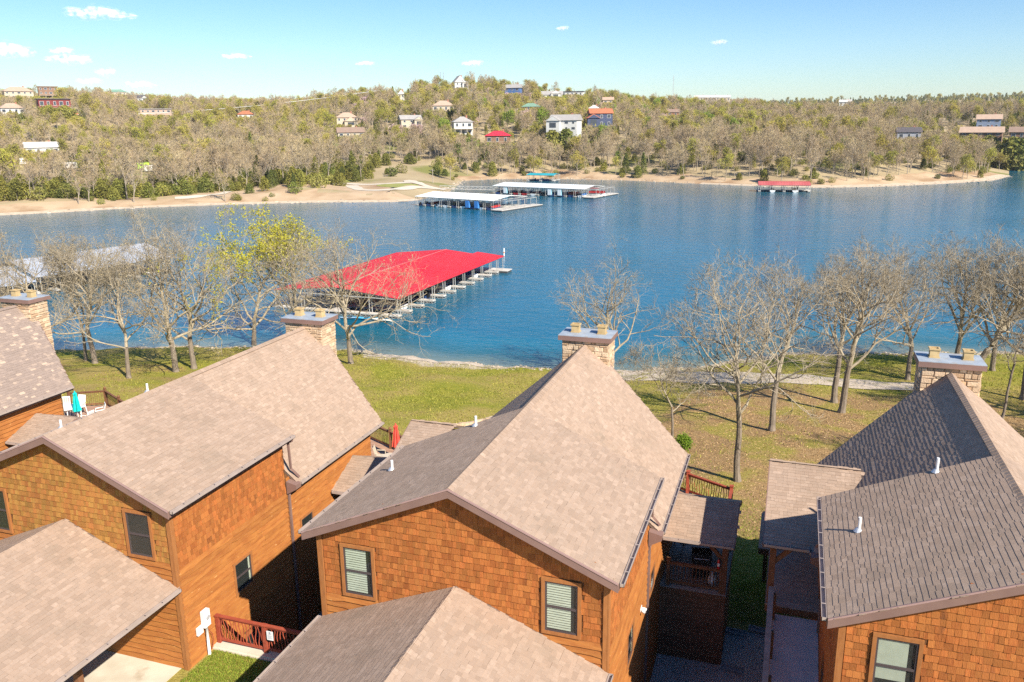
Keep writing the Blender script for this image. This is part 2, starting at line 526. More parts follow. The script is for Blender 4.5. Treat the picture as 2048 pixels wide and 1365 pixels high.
M_track = mat('gravel_track', (0.47, 0.38, 0.28), (0.58, 0.48, 0.37), 0.95, 1.5, 7, bump=0.4, bscale=9, c3=(0.30, 0.26, 0.14), c3scale=0.5, c3at=(0.60, 0.68))
_tp = [ground_hit(*q) for q in [(1235, 742), (1320, 752), (1420, 757), (1550, 757), (1680, 766), (1800, 776), (1905, 770)]]
strip('gravel_track', _tp, 5.0, near_z, M_track, 0.05, wf=lambda t: 8.5 - 6.3 * t)
_tp = [ground_hit(*q) for q in [(735, 712), (800, 714), (900, 724), (985, 736)]]
strip('sand_strip', _tp, 2.2, near_z, M_track, 0.05, wf=lambda t: 0.8 + 2.2 * math.sin(math.pi * min(1, t + 0.05)))

M_gravel = mat('gravel', (0.50, 0.46, 0.42), (0.68, 0.64, 0.59), 0.95, 22, 3, bump=1.0, bscale=30, ramp=(0.42, 0.58), c3=(0.28, 0.25, 0.22), c3scale=30, c3at=(0.5, 0.6))
for (x0, x1, y0, y1) in ((-3.86, 1.0, 20.9, 31.6), (-18.0, -12.55, 20.9, 33.0)):
    gx = np.arange(x0, x1 + .01, (x1 - x0) / 8); gy = np.arange(y0, y1, 0.6)
    add('gravel_bed', grid_mesh('gravel_bed', gx, gy, lambda a, b: near_z(a, b) + 0.03, M_gravel), kind='structure')

# short grass tufts beside the fence and the near lawn (nobody could count the blades)
M_blade = mat('grass_blade', (0.27, 0.32, 0.035), (0.33, 0.35, 0.05), 0.8, 0.7, 4, tint=0.3, hue=(0.20, 0.28, 0.03), coord='Generated', trans=0.25)


def grass_patch(n, x0, x1, y0, y1, hmin, hmax, seed, fade=0.0):
    rg = np.random.default_rng(seed)
    x = rg.uniform(x0, x1, n); y = rg.uniform(y0, y1, n); z = near_z(x, y)
    h = rg.uniform(hmin, hmax, n); a = rg.uniform(0, 6.28, n); w = rg.uniform(.008, .018, n)
    lx = rg.normal(0, .5, n) * h; ly = rg.normal(0, .5, n) * h
    v = np.zeros((n, 3, 3))
    v[:, 0] = np.stack([x - np.cos(a) * w, y - np.sin(a) * w, z], 1)
    v[:, 1] = np.stack([x + np.cos(a) * w, y + np.sin(a) * w, z], 1)
    v[:, 2] = np.stack([x + lx, y + ly, z + h], 1)
    keep = rg.random(n) < np.clip((y1 - y) / (y1 - y0) * fade + (1 - fade), 0, 1)
    return v[keep].reshape(-1, 3), rg.uniform(0, 1, int(keep.sum()))


_v, _t = grass_patch(26000, -17.9, -13.2, 16.5, 20.35, .04, .10, 3)
add('grass', np_mesh('grass', _v, np.arange(len(_v)).reshape(-1, 3), M_blade, _t), kind='stuff')
_v, _t = grass_patch(45000, -3.5, 1.0, 31.8, 47, .04, .09, 4, 1.0)
add('grass', np_mesh('grass', _v, np.arange(len(_v)).reshape(-1, 3), M_blade, _t), kind='stuff')

# ------------------------------------------------------------------ far shore and hills
FS = [at_z(px, py, 0.0)[:2] for px, py in [(-420, 452), (-200, 440), (0, 431), (120, 425), (250, 417), (380, 412), (500, 408), (640, 405), (800, 404), (838, 400)]]
FS += [np.array(p) for p in [(-124, 290), (-134, 325)]]
FS += [at_z(px, py, 0.0)[:2] for px, py in [(925, 362), (985, 359), (1100, 358), (1250, 361), (1400, 368), (1500, 372), (1640, 376), (1780, 373), (1900, 367), (1985, 361), (2018, 352)]]
FS += [np.array(p) for p in [(98, 470), (92, 520), (104, 560), (128, 572), (180, 560), (300, 520), (520, 470), (900, 420)]]
FS = np.array(FS)
FSP = np.concatenate([FS, [[3000, 800], [3000, 7000], [-7000, 7000], [-7000, 300], [-900, 130]]])   # land polygon


def poly_sd(P, X, Y):
    """signed distance to the shoreline, positive on land"""
    X = np.asarray(X, float); Y = np.asarray(Y, float)
    d = np.full(X.shape, 1e9); ins = np.zeros(X.shape, bool)
    n = len(P)
    for i in range(n):
        a, b = P[i], P[(i + 1) % n]
        ex, ey = b - a
        t = np.clip(((X - a[0]) * ex + (Y - a[1]) * ey) / (ex * ex + ey * ey), 0, 1)
        d = np.minimum(d, np.hypot(X - a[0] - t * ex, Y - a[1] - t * ey))
        c = ((a[1] > Y) != (b[1] > Y)) & (X < (b[0] - a[0]) * (Y - a[1]) / (b[1] - a[1] + 1e-12) + a[0])
        ins ^= c
    return np.where(ins, d, -d)


# ground heights read off the picture: pixel of the ground, distance in metres
GC = [(10, 395, 330), (200, 385, 340), (420, 378, 335), (600, 368, 330), (700, 372, 335), (840, 372, 330),
      (60, 340, 420), (300, 338, 420), (500, 335, 420), (700, 330, 420), (850, 325, 430),
      (40, 300, 500), (250, 300, 500), (480, 292, 520), (22, 238, 590), (110, 226, 560), (98, 205, 720), (35, 205, 690), (313, 242, 650), (492, 244, 660),
      (235, 198, 1050), (287, 212, 900), (400, 205, 1200), (160, 200, 1000), (560, 205, 1500), (700, 205, 1500), (480, 215, 1000), (620, 235, 800),
      (693, 262, 540), (705, 290, 470), (820, 262, 515), (887, 236, 545), (925, 276, 470), (995, 300, 430), (1130, 275, 440), (1195, 266, 470),
      (915, 186, 740), (800, 205, 690), (1027, 196, 690), (1120, 205, 720), (1210, 215, 700), (1310, 240, 640), (1060, 232, 560), (985, 215, 640),
      (1000, 320, 400), (1150, 315, 405), (1300, 318, 410), (1450, 322, 400), (1600, 325, 390), (1750, 325, 395), (1880, 325, 410),
      (1350, 285, 520), (1500, 283, 520), (1650, 280, 520), (1350, 205, 1500), (1450, 207, 1500), (1600, 225, 900), (1412, 222, 1100), (1600, 214, 1300),
      (1810, 285, 500), (1955, 288, 500), (2035, 290, 500), (1975, 262, 560), (1850, 250, 680), (2000, 243, 700), (1800, 222, 950), (2000, 217, 950),
      (1950, 205, 1400), (1750, 212, 1400), (2200, 205, 1200), (2200, 270, 600), (-200, 215, 900), (-200, 300, 550), (-400, 240, 900), (-400, 330, 500), (1000, 212, 1500), (1250, 210, 1500)]
_P = np.array([at_dist(a, b + (13 if d >= 850 else -7 if (780 < a < 1110 and d > 600) else 5 if (600 < a < 720 or 1230 < a < 1400) and d > 550 else 0), d) for a, b, d in GC])
for _az in range(-75, 45, 15):
    for _dd in (2300, 4500, 7500):
        _P = np.vstack([_P, [_dd * math.sin(rad(_az)), _dd * math.cos(rad(_az)), 62 + 10 * math.sin(_az)]])
_D = np.linalg.norm(_P[:, None, :2] - _P[None, :, :2], axis=2)
_W = np.linalg.solve(_D - 12.0 * np.eye(len(_P)), _P[:, 2])


def far_z(x, y):
    x = np.asarray(x, float); y = np.asarray(y, float)
    sh = x.shape; X = x.ravel(); Y = y.ravel()
    z = np.zeros(len(X))
    for i in range(len(_P)): z += _W[i] * np.hypot(X - _P[i, 0], Y - _P[i, 1])
    sd = poly_sd(FSP, X, Y)
    z = z + 0.8 * np.sin(X * 0.05) * np.sin(Y * 0.043) + 0.5 * np.sin(X * 0.13 + Y * 0.09)
    land = np.minimum(np.maximum(z, 1.2), 0.22 * sd)
    low = np.where(sd < 6, 0.16 * sd, 0.96 + 0.20 * (sd - 6))
    land = np.minimum(np.maximum(z, 0.6), low)
    return np.where(sd > 0, land, np.maximum(-4, 0.15 * sd)).reshape(sh)


_az = np.radians(np.arange(-66, 30, 0.4)); _r = np.concatenate([np.arange(232, 470, 3.5), np.geomspace(470, 9000, 110)])
_AZ, _RR = np.meshgrid(_az, _r)
_X = _RR * np.sin(_AZ); _Y = _RR * np.cos(_AZ); _Z = far_z(_X, _Y)
_i = np.arange(_X.size).reshape(_X.shape)
_f = np.stack([_i[:-1, :-1].ravel(), _i[:-1, 1:].ravel(), _i[1:, 1:].ravel(), _i[1:, :-1].ravel()], 1)[:, ::-1]
M_hill = mat('hill_floor', (0.33, 0.25, 0.14), (0.42, 0.33, 0.19), 0.95, 0.05, 8, bump=0.5, bscale=0.8, c3=(0.19, 0.19, 0.05), c3scale=0.02, c3at=(0.56, 0.64), coord='Object')
_me = np_mesh('hills', np.stack([_X.ravel(), _Y.ravel(), _Z.ravel()], 1), _f, M_hill, smooth=True)
add('hills', _me, kind='structure')


def far_hit(px, py, smax=3000):
    d = ray(px, py); d = d / math.hypot(d[0], d[1])
    s = np.arange(235, smax, 1.5)
    P = d[None, :] * s[:, None]
    zz = far_z(P[:, 0], P[:, 1])
    k = np.nonzero((P[:, 2] + ZC <= zz) & (zz > 0.02))[0]
    k = k[0] if len(k) else len(s) - 1
    return np.array([P[k, 0], P[k, 1], zz[k]])


# dry grass bank, strips and paths on the far shore
M_bank = mat('dry_bank', (0.42, 0.295, 0.175), (0.52, 0.38, 0.24), 0.95, 0.12, 8, bump=0.4, bscale=1.5, c3=(0.33, 0.21, 0.115), c3scale=0.07, c3at=(0.5, 0.62))
M_path = mat('pale_gravel_road', (0.54, 0.46, 0.35), (0.63, 0.55, 0.44), 0.95, 0.3, 6)
M_meadow = mat('green_verge', (0.24, 0.26, 0.06), (0.32, 0.31, 0.09), 0.95, 0.2, 6)


def bank(name, i0, i1, w0, w1, m, lift=0.06, start=0.0):
    """band that follows the shoreline, w metres wide"""
    P = []
    for a, b in zip(FS[i0:i1], FS[i0 + 1:i1 + 1]):
        k = max(1, int(np.linalg.norm(b - a) / 3.0))
        for j in range(k): P.append(a + (b - a) * j / k)
    P.append(FS[i1]); P = np.array(P)
    for _ in range(2): P[1:-1] = .25 * P[:-2] + .5 * P[1:-1] + .25 * P[2:]
    T = np.gradient(P, axis=0); T /= np.linalg.norm(T, axis=1)[:, None]
    Nn = np.stack([-T[:, 1], T[:, 0]], 1)
    K = 9; V = []
    rg = np.random.default_rng(i0 + 5)
    wob = np.convolve(rg.normal(0, 1, len(P) + 8), np.ones(9) / 9, 'valid')
    for k in range(K):
        w = (w0 + (w1 - w0) * np.linspace(0, 1, len(P))) * (1 + .5 * wob)
        q = P + Nn * (start + (w - start) * k / (K - 1))[:, None]
        V.append(np.stack([q[:, 0], q[:, 1], far_z(q[:, 0], q[:, 1]) + lift], 1))
    V = np.array(V); n = len(P)
    i = np.arange(K * n).reshape(K, n)
    f = np.stack([i[:-1, :-1].ravel(), i[:-1, 1:].ravel(), i[1:, 1:].ravel(), i[1:, :-1].ravel()], 1)
    return add(name, np_mesh(name, V.reshape(-1, 3), f, m, smooth=True), kind='structure')


bank('shore_bank', 1, 9, 44, 42, M_bank, start=-1.0)
bank('shore_bank', 12, 22, 13, 16, M_bank, start=-1.0)
M_rock = mat('shore_rock', (0.46, 0.36, 0.25), (0.56, 0.45, 0.33), 0.95, 0.6, 7, bump=0.5, bscale=2.0)
bank('shore_gravel', 1, 9, 2.2, 2.0, M_rock, 0.10, start=-1.2)
bank('shore_gravel', 16, 22, 2.0, 4.5, M_rock, 0.10, start=-1.2)

ROADS = [[(640, 366), (700, 368), (735, 371), (790, 368), (825, 366)], [(700, 372), (720, 382), (790, 381), (840, 375), (885, 380)],
         [(825, 366), (815, 361), (850, 374), (890, 381)], [(458, 372), (468, 380), (440, 391), (400, 398), (350, 400)]]
for _k, _rd in enumerate(ROADS):
    _pts = [far_hit(*q) for q in _rd]
    strip('gravel_road', _pts, 5.0 if _k < 3 else 3.0, far_z, M_path, 0.16 + .02 * _k, n=3.0)
for _cx, _cy, _rx, _ry in ((795, 372, 42, 4), (685, 362, 30, 4), (1990, 292, 40, 6)):
    _c = far_hit(_cx, _cy); _mb = MB(); _ring = []
    for _k in range(24):
        _a = 6.2832 * _k / 24
        _q = far_hit(_cx + _rx * math.cos(_a), _cy + _ry * math.sin(_a)); _ring.append((_q[0], _q[1], _q[2] + .12))
    for _k in range(24): _mb.face([(_c[0], _c[1], float(far_z(_c[0], _c[1])) + .12), _ring[_k], _ring[(_k + 1) % 24]][::-1])
    _mb.build('grass_verge', M_meadow, None, kind='structure')

# ------------------------------------------------------------------ lake
M_lake = bpy.data.materials.new('lake_water'); M_lake.use_nodes = True


def build_lake_mat(m):
    nt = m.node_tree; N = nt.nodes; L = nt.links; b = N['Principled BSDF']
    b.inputs['Roughness'].default_value = 0.07
    b.inputs['IOR'].default_value = 1.33
    b.inputs['Specular IOR Level'].default_value = 0.5
    g = N.new('ShaderNodeNewGeometry')
    a = N.new('ShaderNodeAttribute'); a.attribute_name = 'shallow'
    n0 = N.new('ShaderNodeTexNoise'); n0.inputs['Scale'].default_value = 0.06; n0.inputs['Detail'].default_value = 7
    L.new(g.outputs['Position'], n0.inputs['Vector'])
    ma = N.new('ShaderNodeMath'); ma.operation = 'MULTIPLY_ADD'; ma.inputs[1].default_value = 0.7
    L.new(n0.outputs['Fac'], ma.inputs[0]); L.new(a.outputs['Fac'], ma.inputs[2])
    r = N.new('ShaderNodeValToRGB')
    e = r.color_ramp.elements
    e[0].position = 0.30; e[0].color = (0.004, 0.108, 0.180, 1)
    e[1].position = 1.28 if False else 1.0; e[1].color = (0.17, 0.20, 0.15, 1)
    x = e.new(0.42); x.color = (0.005, 0.130, 0.200, 1)
    x = e.new(0.72); x.color = (0.02, 0.105, 0.125, 1)
    sc_ = N.new('ShaderNodeMath'); sc_.operation = 'MULTIPLY'; sc_.inputs[1].default_value = 0.75
    L.new(ma.outputs[0], sc_.inputs[0]); L.new(sc_.outputs[0], r.inputs['Fac'])
    L.new(r.outputs[0], b.inputs['Base Color'])
    mp = N.new('ShaderNodeMapping'); mp.inputs['Rotation'].default_value = (0, 0, 0.5); mp.inputs['Scale'].default_value = (1.0, 2.2, 1)
    L.new(g.outputs['Position'], mp.inputs['Vector'])
    w1 = N.new('ShaderNodeTexNoise'); w1.inputs['Scale'].default_value = 1.1; w1.inputs['Detail'].default_value = 4
    L.new(mp.outputs[0], w1.inputs['Vector'])
    pa = N.new('ShaderNodeTexNoise'); pa.inputs['Scale'].default_value = 0.018; pa.inputs['Detail'].default_value = 3
    L.new(g.outputs['Position'], pa.inputs['Vector'])
    pr = N.new('ShaderNodeMapRange'); pr.inputs['From Min'].default_value = .35; pr.inputs['From Max'].default_value = .65
    pr.inputs['To Min'].default_value = 0.20; pr.inputs['To Max'].default_value = 0.42
    L.new(pa.outputs['Fac'], pr.inputs['Value'])
    bp = N.new('ShaderNodeBump'); bp.inputs['Distance'].default_value = 0.25
    L.new(pr.outputs[0], bp.inputs['Strength'])
    w2 = N.new('ShaderNodeTexNoise'); w2.inputs['Scale'].default_value = 0.28; w2.inputs['Detail'].default_value = 2
    L.new(mp.outputs[0], w2.inputs['Vector'])
    ww = N.new('ShaderNodeMath'); ww.operation = 'MULTIPLY_ADD'; ww.inputs[1].default_value = 1.6
    L.new(w2.outputs['Fac'], ww.inputs[0]); L.new(w1.outputs['Fac'], ww.inputs[2])
    L.new(ww.outputs[0], bp.inputs['Height']); L.new(bp.outputs['Normal'], b.inputs['Normal'])


build_lake_mat(M_lake)


def shallow(X, Y):
    return np.clip(1 - (Y - shore_y(X)) / 15.0, 0, 1) ** 1.3


_lx = np.concatenate([[-2500, -1200, -600], np.arange(-320, 121, 4.0), [200, 400, 800, 1600]])
_ly = np.concatenate([np.arange(66, 130, 2.0), np.arange(130, 480, 10.0), [560, 700]])
add('lake_water', grid_mesh('lake_water', _lx, _ly, lambda X, Y: 0 * X, M_lake, {'shallow': shallow}), kind='structure')

# tufts, leaves and stones scattered over the near lawn and shore (uncountable)
def scatter_tufts(n, x0, x1, y0, y1, hmin, hmax, wid, seed, dens):
    rg = np.random.default_rng(seed)
    x = rg.uniform(x0, x1, n); y = rg.uniform(y0, y1, n)
    k = (rg.random(n) < dens(x, y)) & (y < shore_y(x) - 1.2); x, y = x[k], y[k]; n = len(x); z = near_z(x, y)
    h = rg.uniform(hmin, hmax, n); a = rg.uniform(0, 6.28, n); w = rg.uniform(.5, 1, n) * wid
    v = np.zeros((n, 3, 3))
    v[:, 0] = np.stack([x - np.cos(a) * w, y - np.sin(a) * w, z], 1); v[:, 1] = np.stack([x + np.cos(a) * w, y + np.sin(a) * w, z], 1)
    v[:, 2] = np.stack([x + rg.normal(0, .7, n) * h, y + rg.normal(0, .7, n) * h, z + h], 1)
    return v.reshape(-1, 3), rg.uniform(0, 1, n)


M_tuft = mat('lawn_tuft', (0.35, 0.32, 0.05), (0.43, 0.36, 0.085), 0.9, 0.25, 4, tint=0.25, hue=(0.20, 0.22, 0.03), coord='Object', trans=0.2)
_v, _t = scatter_tufts(150000, -62, 24, 33.2, 96, .05, .16, .05, 31, lambda x, y: (.35 + .65 * (np.sin(x * .4 + 1) * np.sin(y * .33) > -.2)) * (1 - .85 * np.clip(cov_litter(x, y), 0, 1)))
add('grass', np_mesh('grass', _v, np.arange(len(_v)).reshape(-1, 3), M_tuft, _t), kind='stuff')
M_leaflit = mat('fallen_leaf', (0.40, 0.25, 0.11), (0.31, 0.18, 0.075), 0.9, 0.6, 3, tint=0.3, hue=(0.46, 0.33, 0.17))
_v, _t = scatter_tufts(90000, -12, 26, 34, 88, .01, .05, .075, 32, lambda x, y: np.clip(cov_litter(x, y), .06, 1))
add('leaf_litter', np_mesh('leaf_litter', _v, np.arange(len(_v)).reshape(-1, 3), M_leaflit, _t), kind='stuff')


def stones(name, P, s0, s1, m, seed):
    rg = np.random.default_rng(seed); n = len(P)
    base = np.array([(-1, -1, -.4), (1, -1, -.4), (1, 1, -.4), (-1, 1, -.4), (-.6, -.6, .5), (.7, -.5, .6), (.5, .7, .45), (-.7, .5, .55)], float)
    f = np.array([(4, 5, 6, 7), (0, 1, 5, 4), (1, 2, 6, 5), (2, 3, 7, 6), (3, 0, 4, 7)])
    s = rg.uniform(s0, s1, (n, 1, 1)) * np.array([[[1, .7, .55]]]); a = rg.uniform(0, 6.28, n)
    v = base[None] * s * rg.uniform(.75, 1.25, (n, 8, 3)); c, d = np.cos(a)[:, None], np.sin(a)[:, None]
    v = np.stack([v[:, :, 0] * c - v[:, :, 1] * d, v[:, :, 0] * d + v[:, :, 1] * c, v[:, :, 2]], 2) + P[:, None, :]
    ff = (f[None] + 8 * np.arange(n)[:, None, None]).reshape(-1, 4)
    return add(name, np_mesh(name, v.reshape(-1, 3), ff, m, np.repeat(rg.random(n), 5)), kind='stuff')


M_shstone = mat('shore_stone', (0.42, 0.34, 0.25), (0.52, 0.44, 0.34), 0.95, 3, 4, tint=0.3, hue=(0.30, 0.24, 0.18))
_rg = np.random.default_rng(5)
_x = _rg.uniform(-75, 28, 1500); _y = shore_y(_x) + _rg.normal(-.5, .9, 1500)
stones('shore_stones', np.stack([_x, _y, near_z(_x, _y)], 1), .05, .22, M_shstone, 6)
_P2 = []
for _a, _b in zip(FS[1:22], FS[2:23]):
    for _k in range(int(np.linalg.norm(_b - _a) * 1.6)):
        _q = _a + (_b - _a) * _rg.random() + _rg.normal(0, 1.3, 2); _P2.append((_q[0], _q[1]))
_P2 = np.array(_P2); stones('shore_stones', np.stack([_P2[:, 0], _P2[:, 1], np.maximum(far_z(_P2[:, 0], _P2[:, 1]), -.1)], 1), .18, .75, M_shstone, 8)
# ------------------------------------------------------------------ lakeside houses (one row, same plan)
Y0, Z0 = 19.0, -20.3          # plan origin: front wall, lower ground (heights are relative to the camera)


def L3(x, y, z):
    return np.array([x, y - Y0, z - Z0], float)


def frame(o, u, v, n):
    m = np.eye(4); m[:3, 0], m[:3, 1], m[:3, 2], m[:3, 3] = u, v, n, o
    return m


def wedge_mb(w, h, t0, t1):
    mb = MB(); a = w / 2
    v = [(-a, 0, -.004), (a, 0, -.004), (a, 0, t0), (-a, 0, t0), (-a, h, -.004), (a, h, -.004), (a, h, t1), (-a, h, t1)]
    mb.idx(v, [(3, 2, 6, 7), (0, 1, 2, 3), (1, 5, 6, 2), (4, 0, 3, 7)])
    return mb


SH_W = [0.13, 0.19, 0.25, 0.32]
SH_VAR = [(w, t) for w in SH_W for t in (0.010, 0.014)]
SHINGLES = [wedge_mb(w - .003, .168, t, .003) for w, t in SH_VAR]
SK_W = [0.085, 0.115, 0.15, 0.19]
SHAKES = [wedge_mb(w - .005, .235, t, .005) for w in SK_W for t in (.022, .03)]


class Pieces:
    def __init__(s, name, var, stuffname):
        s.name, s.var, s.stuffname, s.items = name, var, stuffname, []

    def put(s, vi, mtx, parent, m):
        s.items.append((vi, mtx, parent, m))

    def finish(s, house, limit=300):
        if not s.items: return
        hl = np.array(house.location)
        sc_ = []
        for k, (vi, mt, pa, m) in enumerate(s.items):
            p = mt[:3, 3] + hl
            q = proj(p)
            vis = -6 < q[0] < 2054 and -6 < q[1] < 1371
            fac = -float(np.dot(mt[:3, 2], (p - np.array([0, 0, ZC])))) / max(q[2], 1)
            sc_.append((fac / max(q[2], 1) if vis else -1, k))
        sc_.sort(reverse=True)
        one = {k for v, k in sc_[:limit] if v > 0}
        meshes = {}
        vs, fs, ms, ts = [], [], [], []
        mats = []; off = 0
        rg = random.Random(len(s.items))
        for k, (vi, mt, pa, m) in enumerate(s.items):
            if k in one:
                key = (vi, m.name)
                if key not in meshes: meshes[key] = s.var[vi].mesh(s.name, m)
                add(s.name, meshes[key], pa, None, Matrix(mt.tolist()))
            else:
                v = np.array(s.var[vi].v); f = np.array(s.var[vi].f)
                vs.append(v @ mt[:3, :3].T + mt[:3, 3]); fs.append(f + off); off += len(v)
                if m not in mats: mats.append(m)
                ms += [mats.index(m)] * len(f); ts += [rg.random()] * len(f)
        if vs:
            me = np_mesh(s.stuffname, np.concatenate(vs), np.concatenate(fs), mats, ts)
            if len(mats) > 1: me.polygons.foreach_set('material_index', ms)
            add(s.stuffname, me, house, 'stuff')


def shingle_plane(pc, parent, o, u, v, n, S, umin, umax, m, rg, exp=.143):
    o, u, v, n = map(np.asarray, (o, u, v, n))
    for r in range(int(S / exp) + 1):
        vv = r * exp
        if vv > S - .06: break
        a, b = umin(vv / S), umax(vv / S)
        p = a - .015
        while b - p > .025:
            room = b - p + .03
            fit = [k for k in range(len(SH_VAR)) if SH_VAR[k][0] <= room] or [0, 1]
            k = rg.choice(fit); w = SH_VAR[k][0]
            low = rg.random() < .34 and r > 0          # recessed tab between the dragon teeth
            k = (k // 2) * 2 + (0 if low else 1)
            pc.put(k, frame(o + u * (p + w / 2) + v * (vv - .012 + (.028 if low else 0) + rg.uniform(-.003, .003)) + n * .006, u, v, n), parent, m)
            p += w


def shake_plane(pc, parent, o, u, v, n, u0, u1, v0, v1, top, excl, m, rg, exp=.195):
    o, u, v, n = map(np.asarray, (o, u, v, n))
    r = 0
    while v0 + r * exp < v1:
        vv = v0 + r * exp; p = u0 + .01
        while p < u1 - .04:
            k = rg.randrange(len(SHAKES)); w = SK_W[k // 2]
            if p + w > u1: k = rg.randrange(2); w = SK_W[0]
            if p + w > u1 + .02: break
            c = p + w / 2
            ok = vv + .10 < top(c) and not any(a - .01 < c < b + .01 and c0 - .12 < vv < c1 - .03 for a, b, c0, c1 in excl)
            if ok: pc.put(k, frame(o + u * c + v * (vv + rg.uniform(-.010, .008)) + n * .002, u, v, n), parent, m)
            p += w
        r += 1


def siding(parent, o, u, v, n, u0, u1, v0, v1, excl, m, rg, top=None, exp=.205):
    """live-edge lap boards, each its own part"""
    o, u, v, n = map(np.asarray, (o, u, v, n))
    rows = int(math.ceil((v1 - v0) / exp))
    for r in range(rows):
        vt = v1 - r * exp; vb = vt - exp
        if vb < v0 - exp * .6: break
        segs = [(u0, u1)]
        for a, b, c0, c1 in excl:
            if c0 < vt - .05 and c1 > vb + .05:
                ns = []
                for s0, s1 in segs:
                    if a > s0 and a < s1: ns.append((s0, a))
                    if b < s1 and b > s0: ns.append((b, s1))
                    if not (a < s1 and b > s0): ns.append((s0, s1))
                segs = ns
        for s0, s1 in segs:
            if s1 - s0 < .05: continue
            cuts = [s0]
            while cuts[-1] < s1 - 1e-6:
                L = rg.uniform(2.3, 4.8)
                cuts.append(s1 if s1 - cuts[-1] < L + .8 else cuts[-1] + L)
            for a, b in zip(cuts[:-1], cuts[1:]):
                K = max(3, int((b - a) / .28))
                mb = MB(); ph = rg.uniform(0, 9); am = rg.choice([.004, .008, .02, .03])
                lo, hi, lob = [], [], []
                for k in range(K + 1):
                    x = a + .002 + (b - a - .004) * k / K
                    w = am * (math.sin(ph + x * 3.1) + .6 * math.sin(ph * 2 + x * 7.3))
                    lo.append(o + u * x + v * (vb + w) + n * .058); hi.append(o + u * x + v * (vt + .03) + n * .008)
                    lob.append(o + u * x + v * (vb + w) + n * -.002)
                for k in range(K):
                    mb.face([lo[k], lo[k + 1], hi[k + 1], hi[k]]); mb.face([lob[k], lob[k + 1], lo[k + 1], lo[k]])
                mb.face([lob[0], lo[0], hi[0]]); mb.face([lob[-1], hi[-1], lo[-1]])
                mb.build('siding_board', m, parent)


def window(house, o, u, v, n, w, h, style='blind', lead=True):
    """o = lower left of the outer trim on the wall plane"""
    o, u, v, n = [np.asarray(a, float) for a in (o, u, v, n)]
    P = lambda a, b, c: o + u * a + v * b + n * c

    def bar(mb, a0, a1, b0, b1, c0, c1, mi=0):
        vv = [P(a0, b0, c0), P(a1, b0, c0), P(a1, b1, c0), P(a0, b1, c0), P(a0, b0, c1), P(a1, b0, c1), P(a1, b1, c1), P(a0, b1, c1)]
        mb.idx(vv, [(0, 3, 2, 1), (4, 5, 6, 7), (0, 1, 5, 4), (1, 2, 6, 5), (2, 3, 7, 6), (3, 0, 4, 7)], mi)
    t = .095
    mb = MB()
    bar(mb, 0, w, 0, t, 0, .075); bar(mb, 0, w, h - t, h, 0, .075); bar(mb, 0, t, t, h - t, 0, .073); bar(mb, w - t, w, t, h - t, 0, .073)
    wo = mb.build('window', M_trimwood, house)
    mb = MB(); s = .045; a0, a1, b0, b1 = t, w - t, t, h - t; mid = (b0 + b1) / 2
    bar(mb, a0, a1, b0, b0 + s, 0, .05); bar(mb, a0, a1, b1 - s, b1, 0, .05); bar(mb, a0, a0 + s, b0 + s, b1 - s, 0, .048); bar(mb, a1 - s, a1, b0 + s, b1 - s, 0, .048)
    bar(mb, a0 + s, a1 - s, mid - .03, mid + .03, 0, .053)
    mb.build('sash', M_sash, wo)
    for (c0, c1) in ((b0 + s, mid - .03), (mid + .03, b1 - s)):
        mb = MB(); mb.face([P(a0 + s, c0, .040), P(a1 - s, c0, .040), P(a1 - s, c1, .040), P(a0 + s, c1, .040)]); mb.build('pane', M_glass, wo)
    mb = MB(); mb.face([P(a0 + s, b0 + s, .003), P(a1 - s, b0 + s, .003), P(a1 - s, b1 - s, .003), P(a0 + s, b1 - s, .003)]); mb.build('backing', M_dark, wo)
    if style == 'blind':
        mb = MB(); k = 0; z = b0 + s + .04
        while z < b1 - s:
            mb.face([P(a0 + s + .008, z, .032), P(a1 - s - .15, z, .032), P(a1 - s - .15, z + .046, .012), P(a0 + s + .008, z + .046, .012)])  # slats stop short on the right; bare dark backing stands in for trim shadow
            z += .074
        mb.build('blind', M_blind, wo)
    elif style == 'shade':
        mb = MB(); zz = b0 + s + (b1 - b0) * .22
        mb.face([P(a0 + s, zz, .018), P(a1 - s - .16, zz, .018), P(a1 - s - .16, b1 - s, .018), P(a0 + s, b1 - s, .018)]); mb.build('blind', M_blind, wo)  # right edge cut back too, leaving a dark strip as the reveal's shadow
    elif style == 'half':
        mb = MB(); mb.face([P(a0 + s, b0 + s, .02), P(a1 - s, b0 + s, .02), P(a1 - s, mid, .02), P(a0 + s, mid, .02)]); mb.build('blind', M_white, wo)
    elif style == 'edge':
        mb = MB(); z = b0 + s + .05
        while z < b1 - s - .03:
            mb.face([P(a1 - s - .10, z, .028), P(a1 - s - .01, z, .028), P(a1 - s - .01, z + .03, .010), P(a1 - s - .10, z + .03, .010)]); z += .055
        mb.build('blind', M_blind, wo)
    return wo


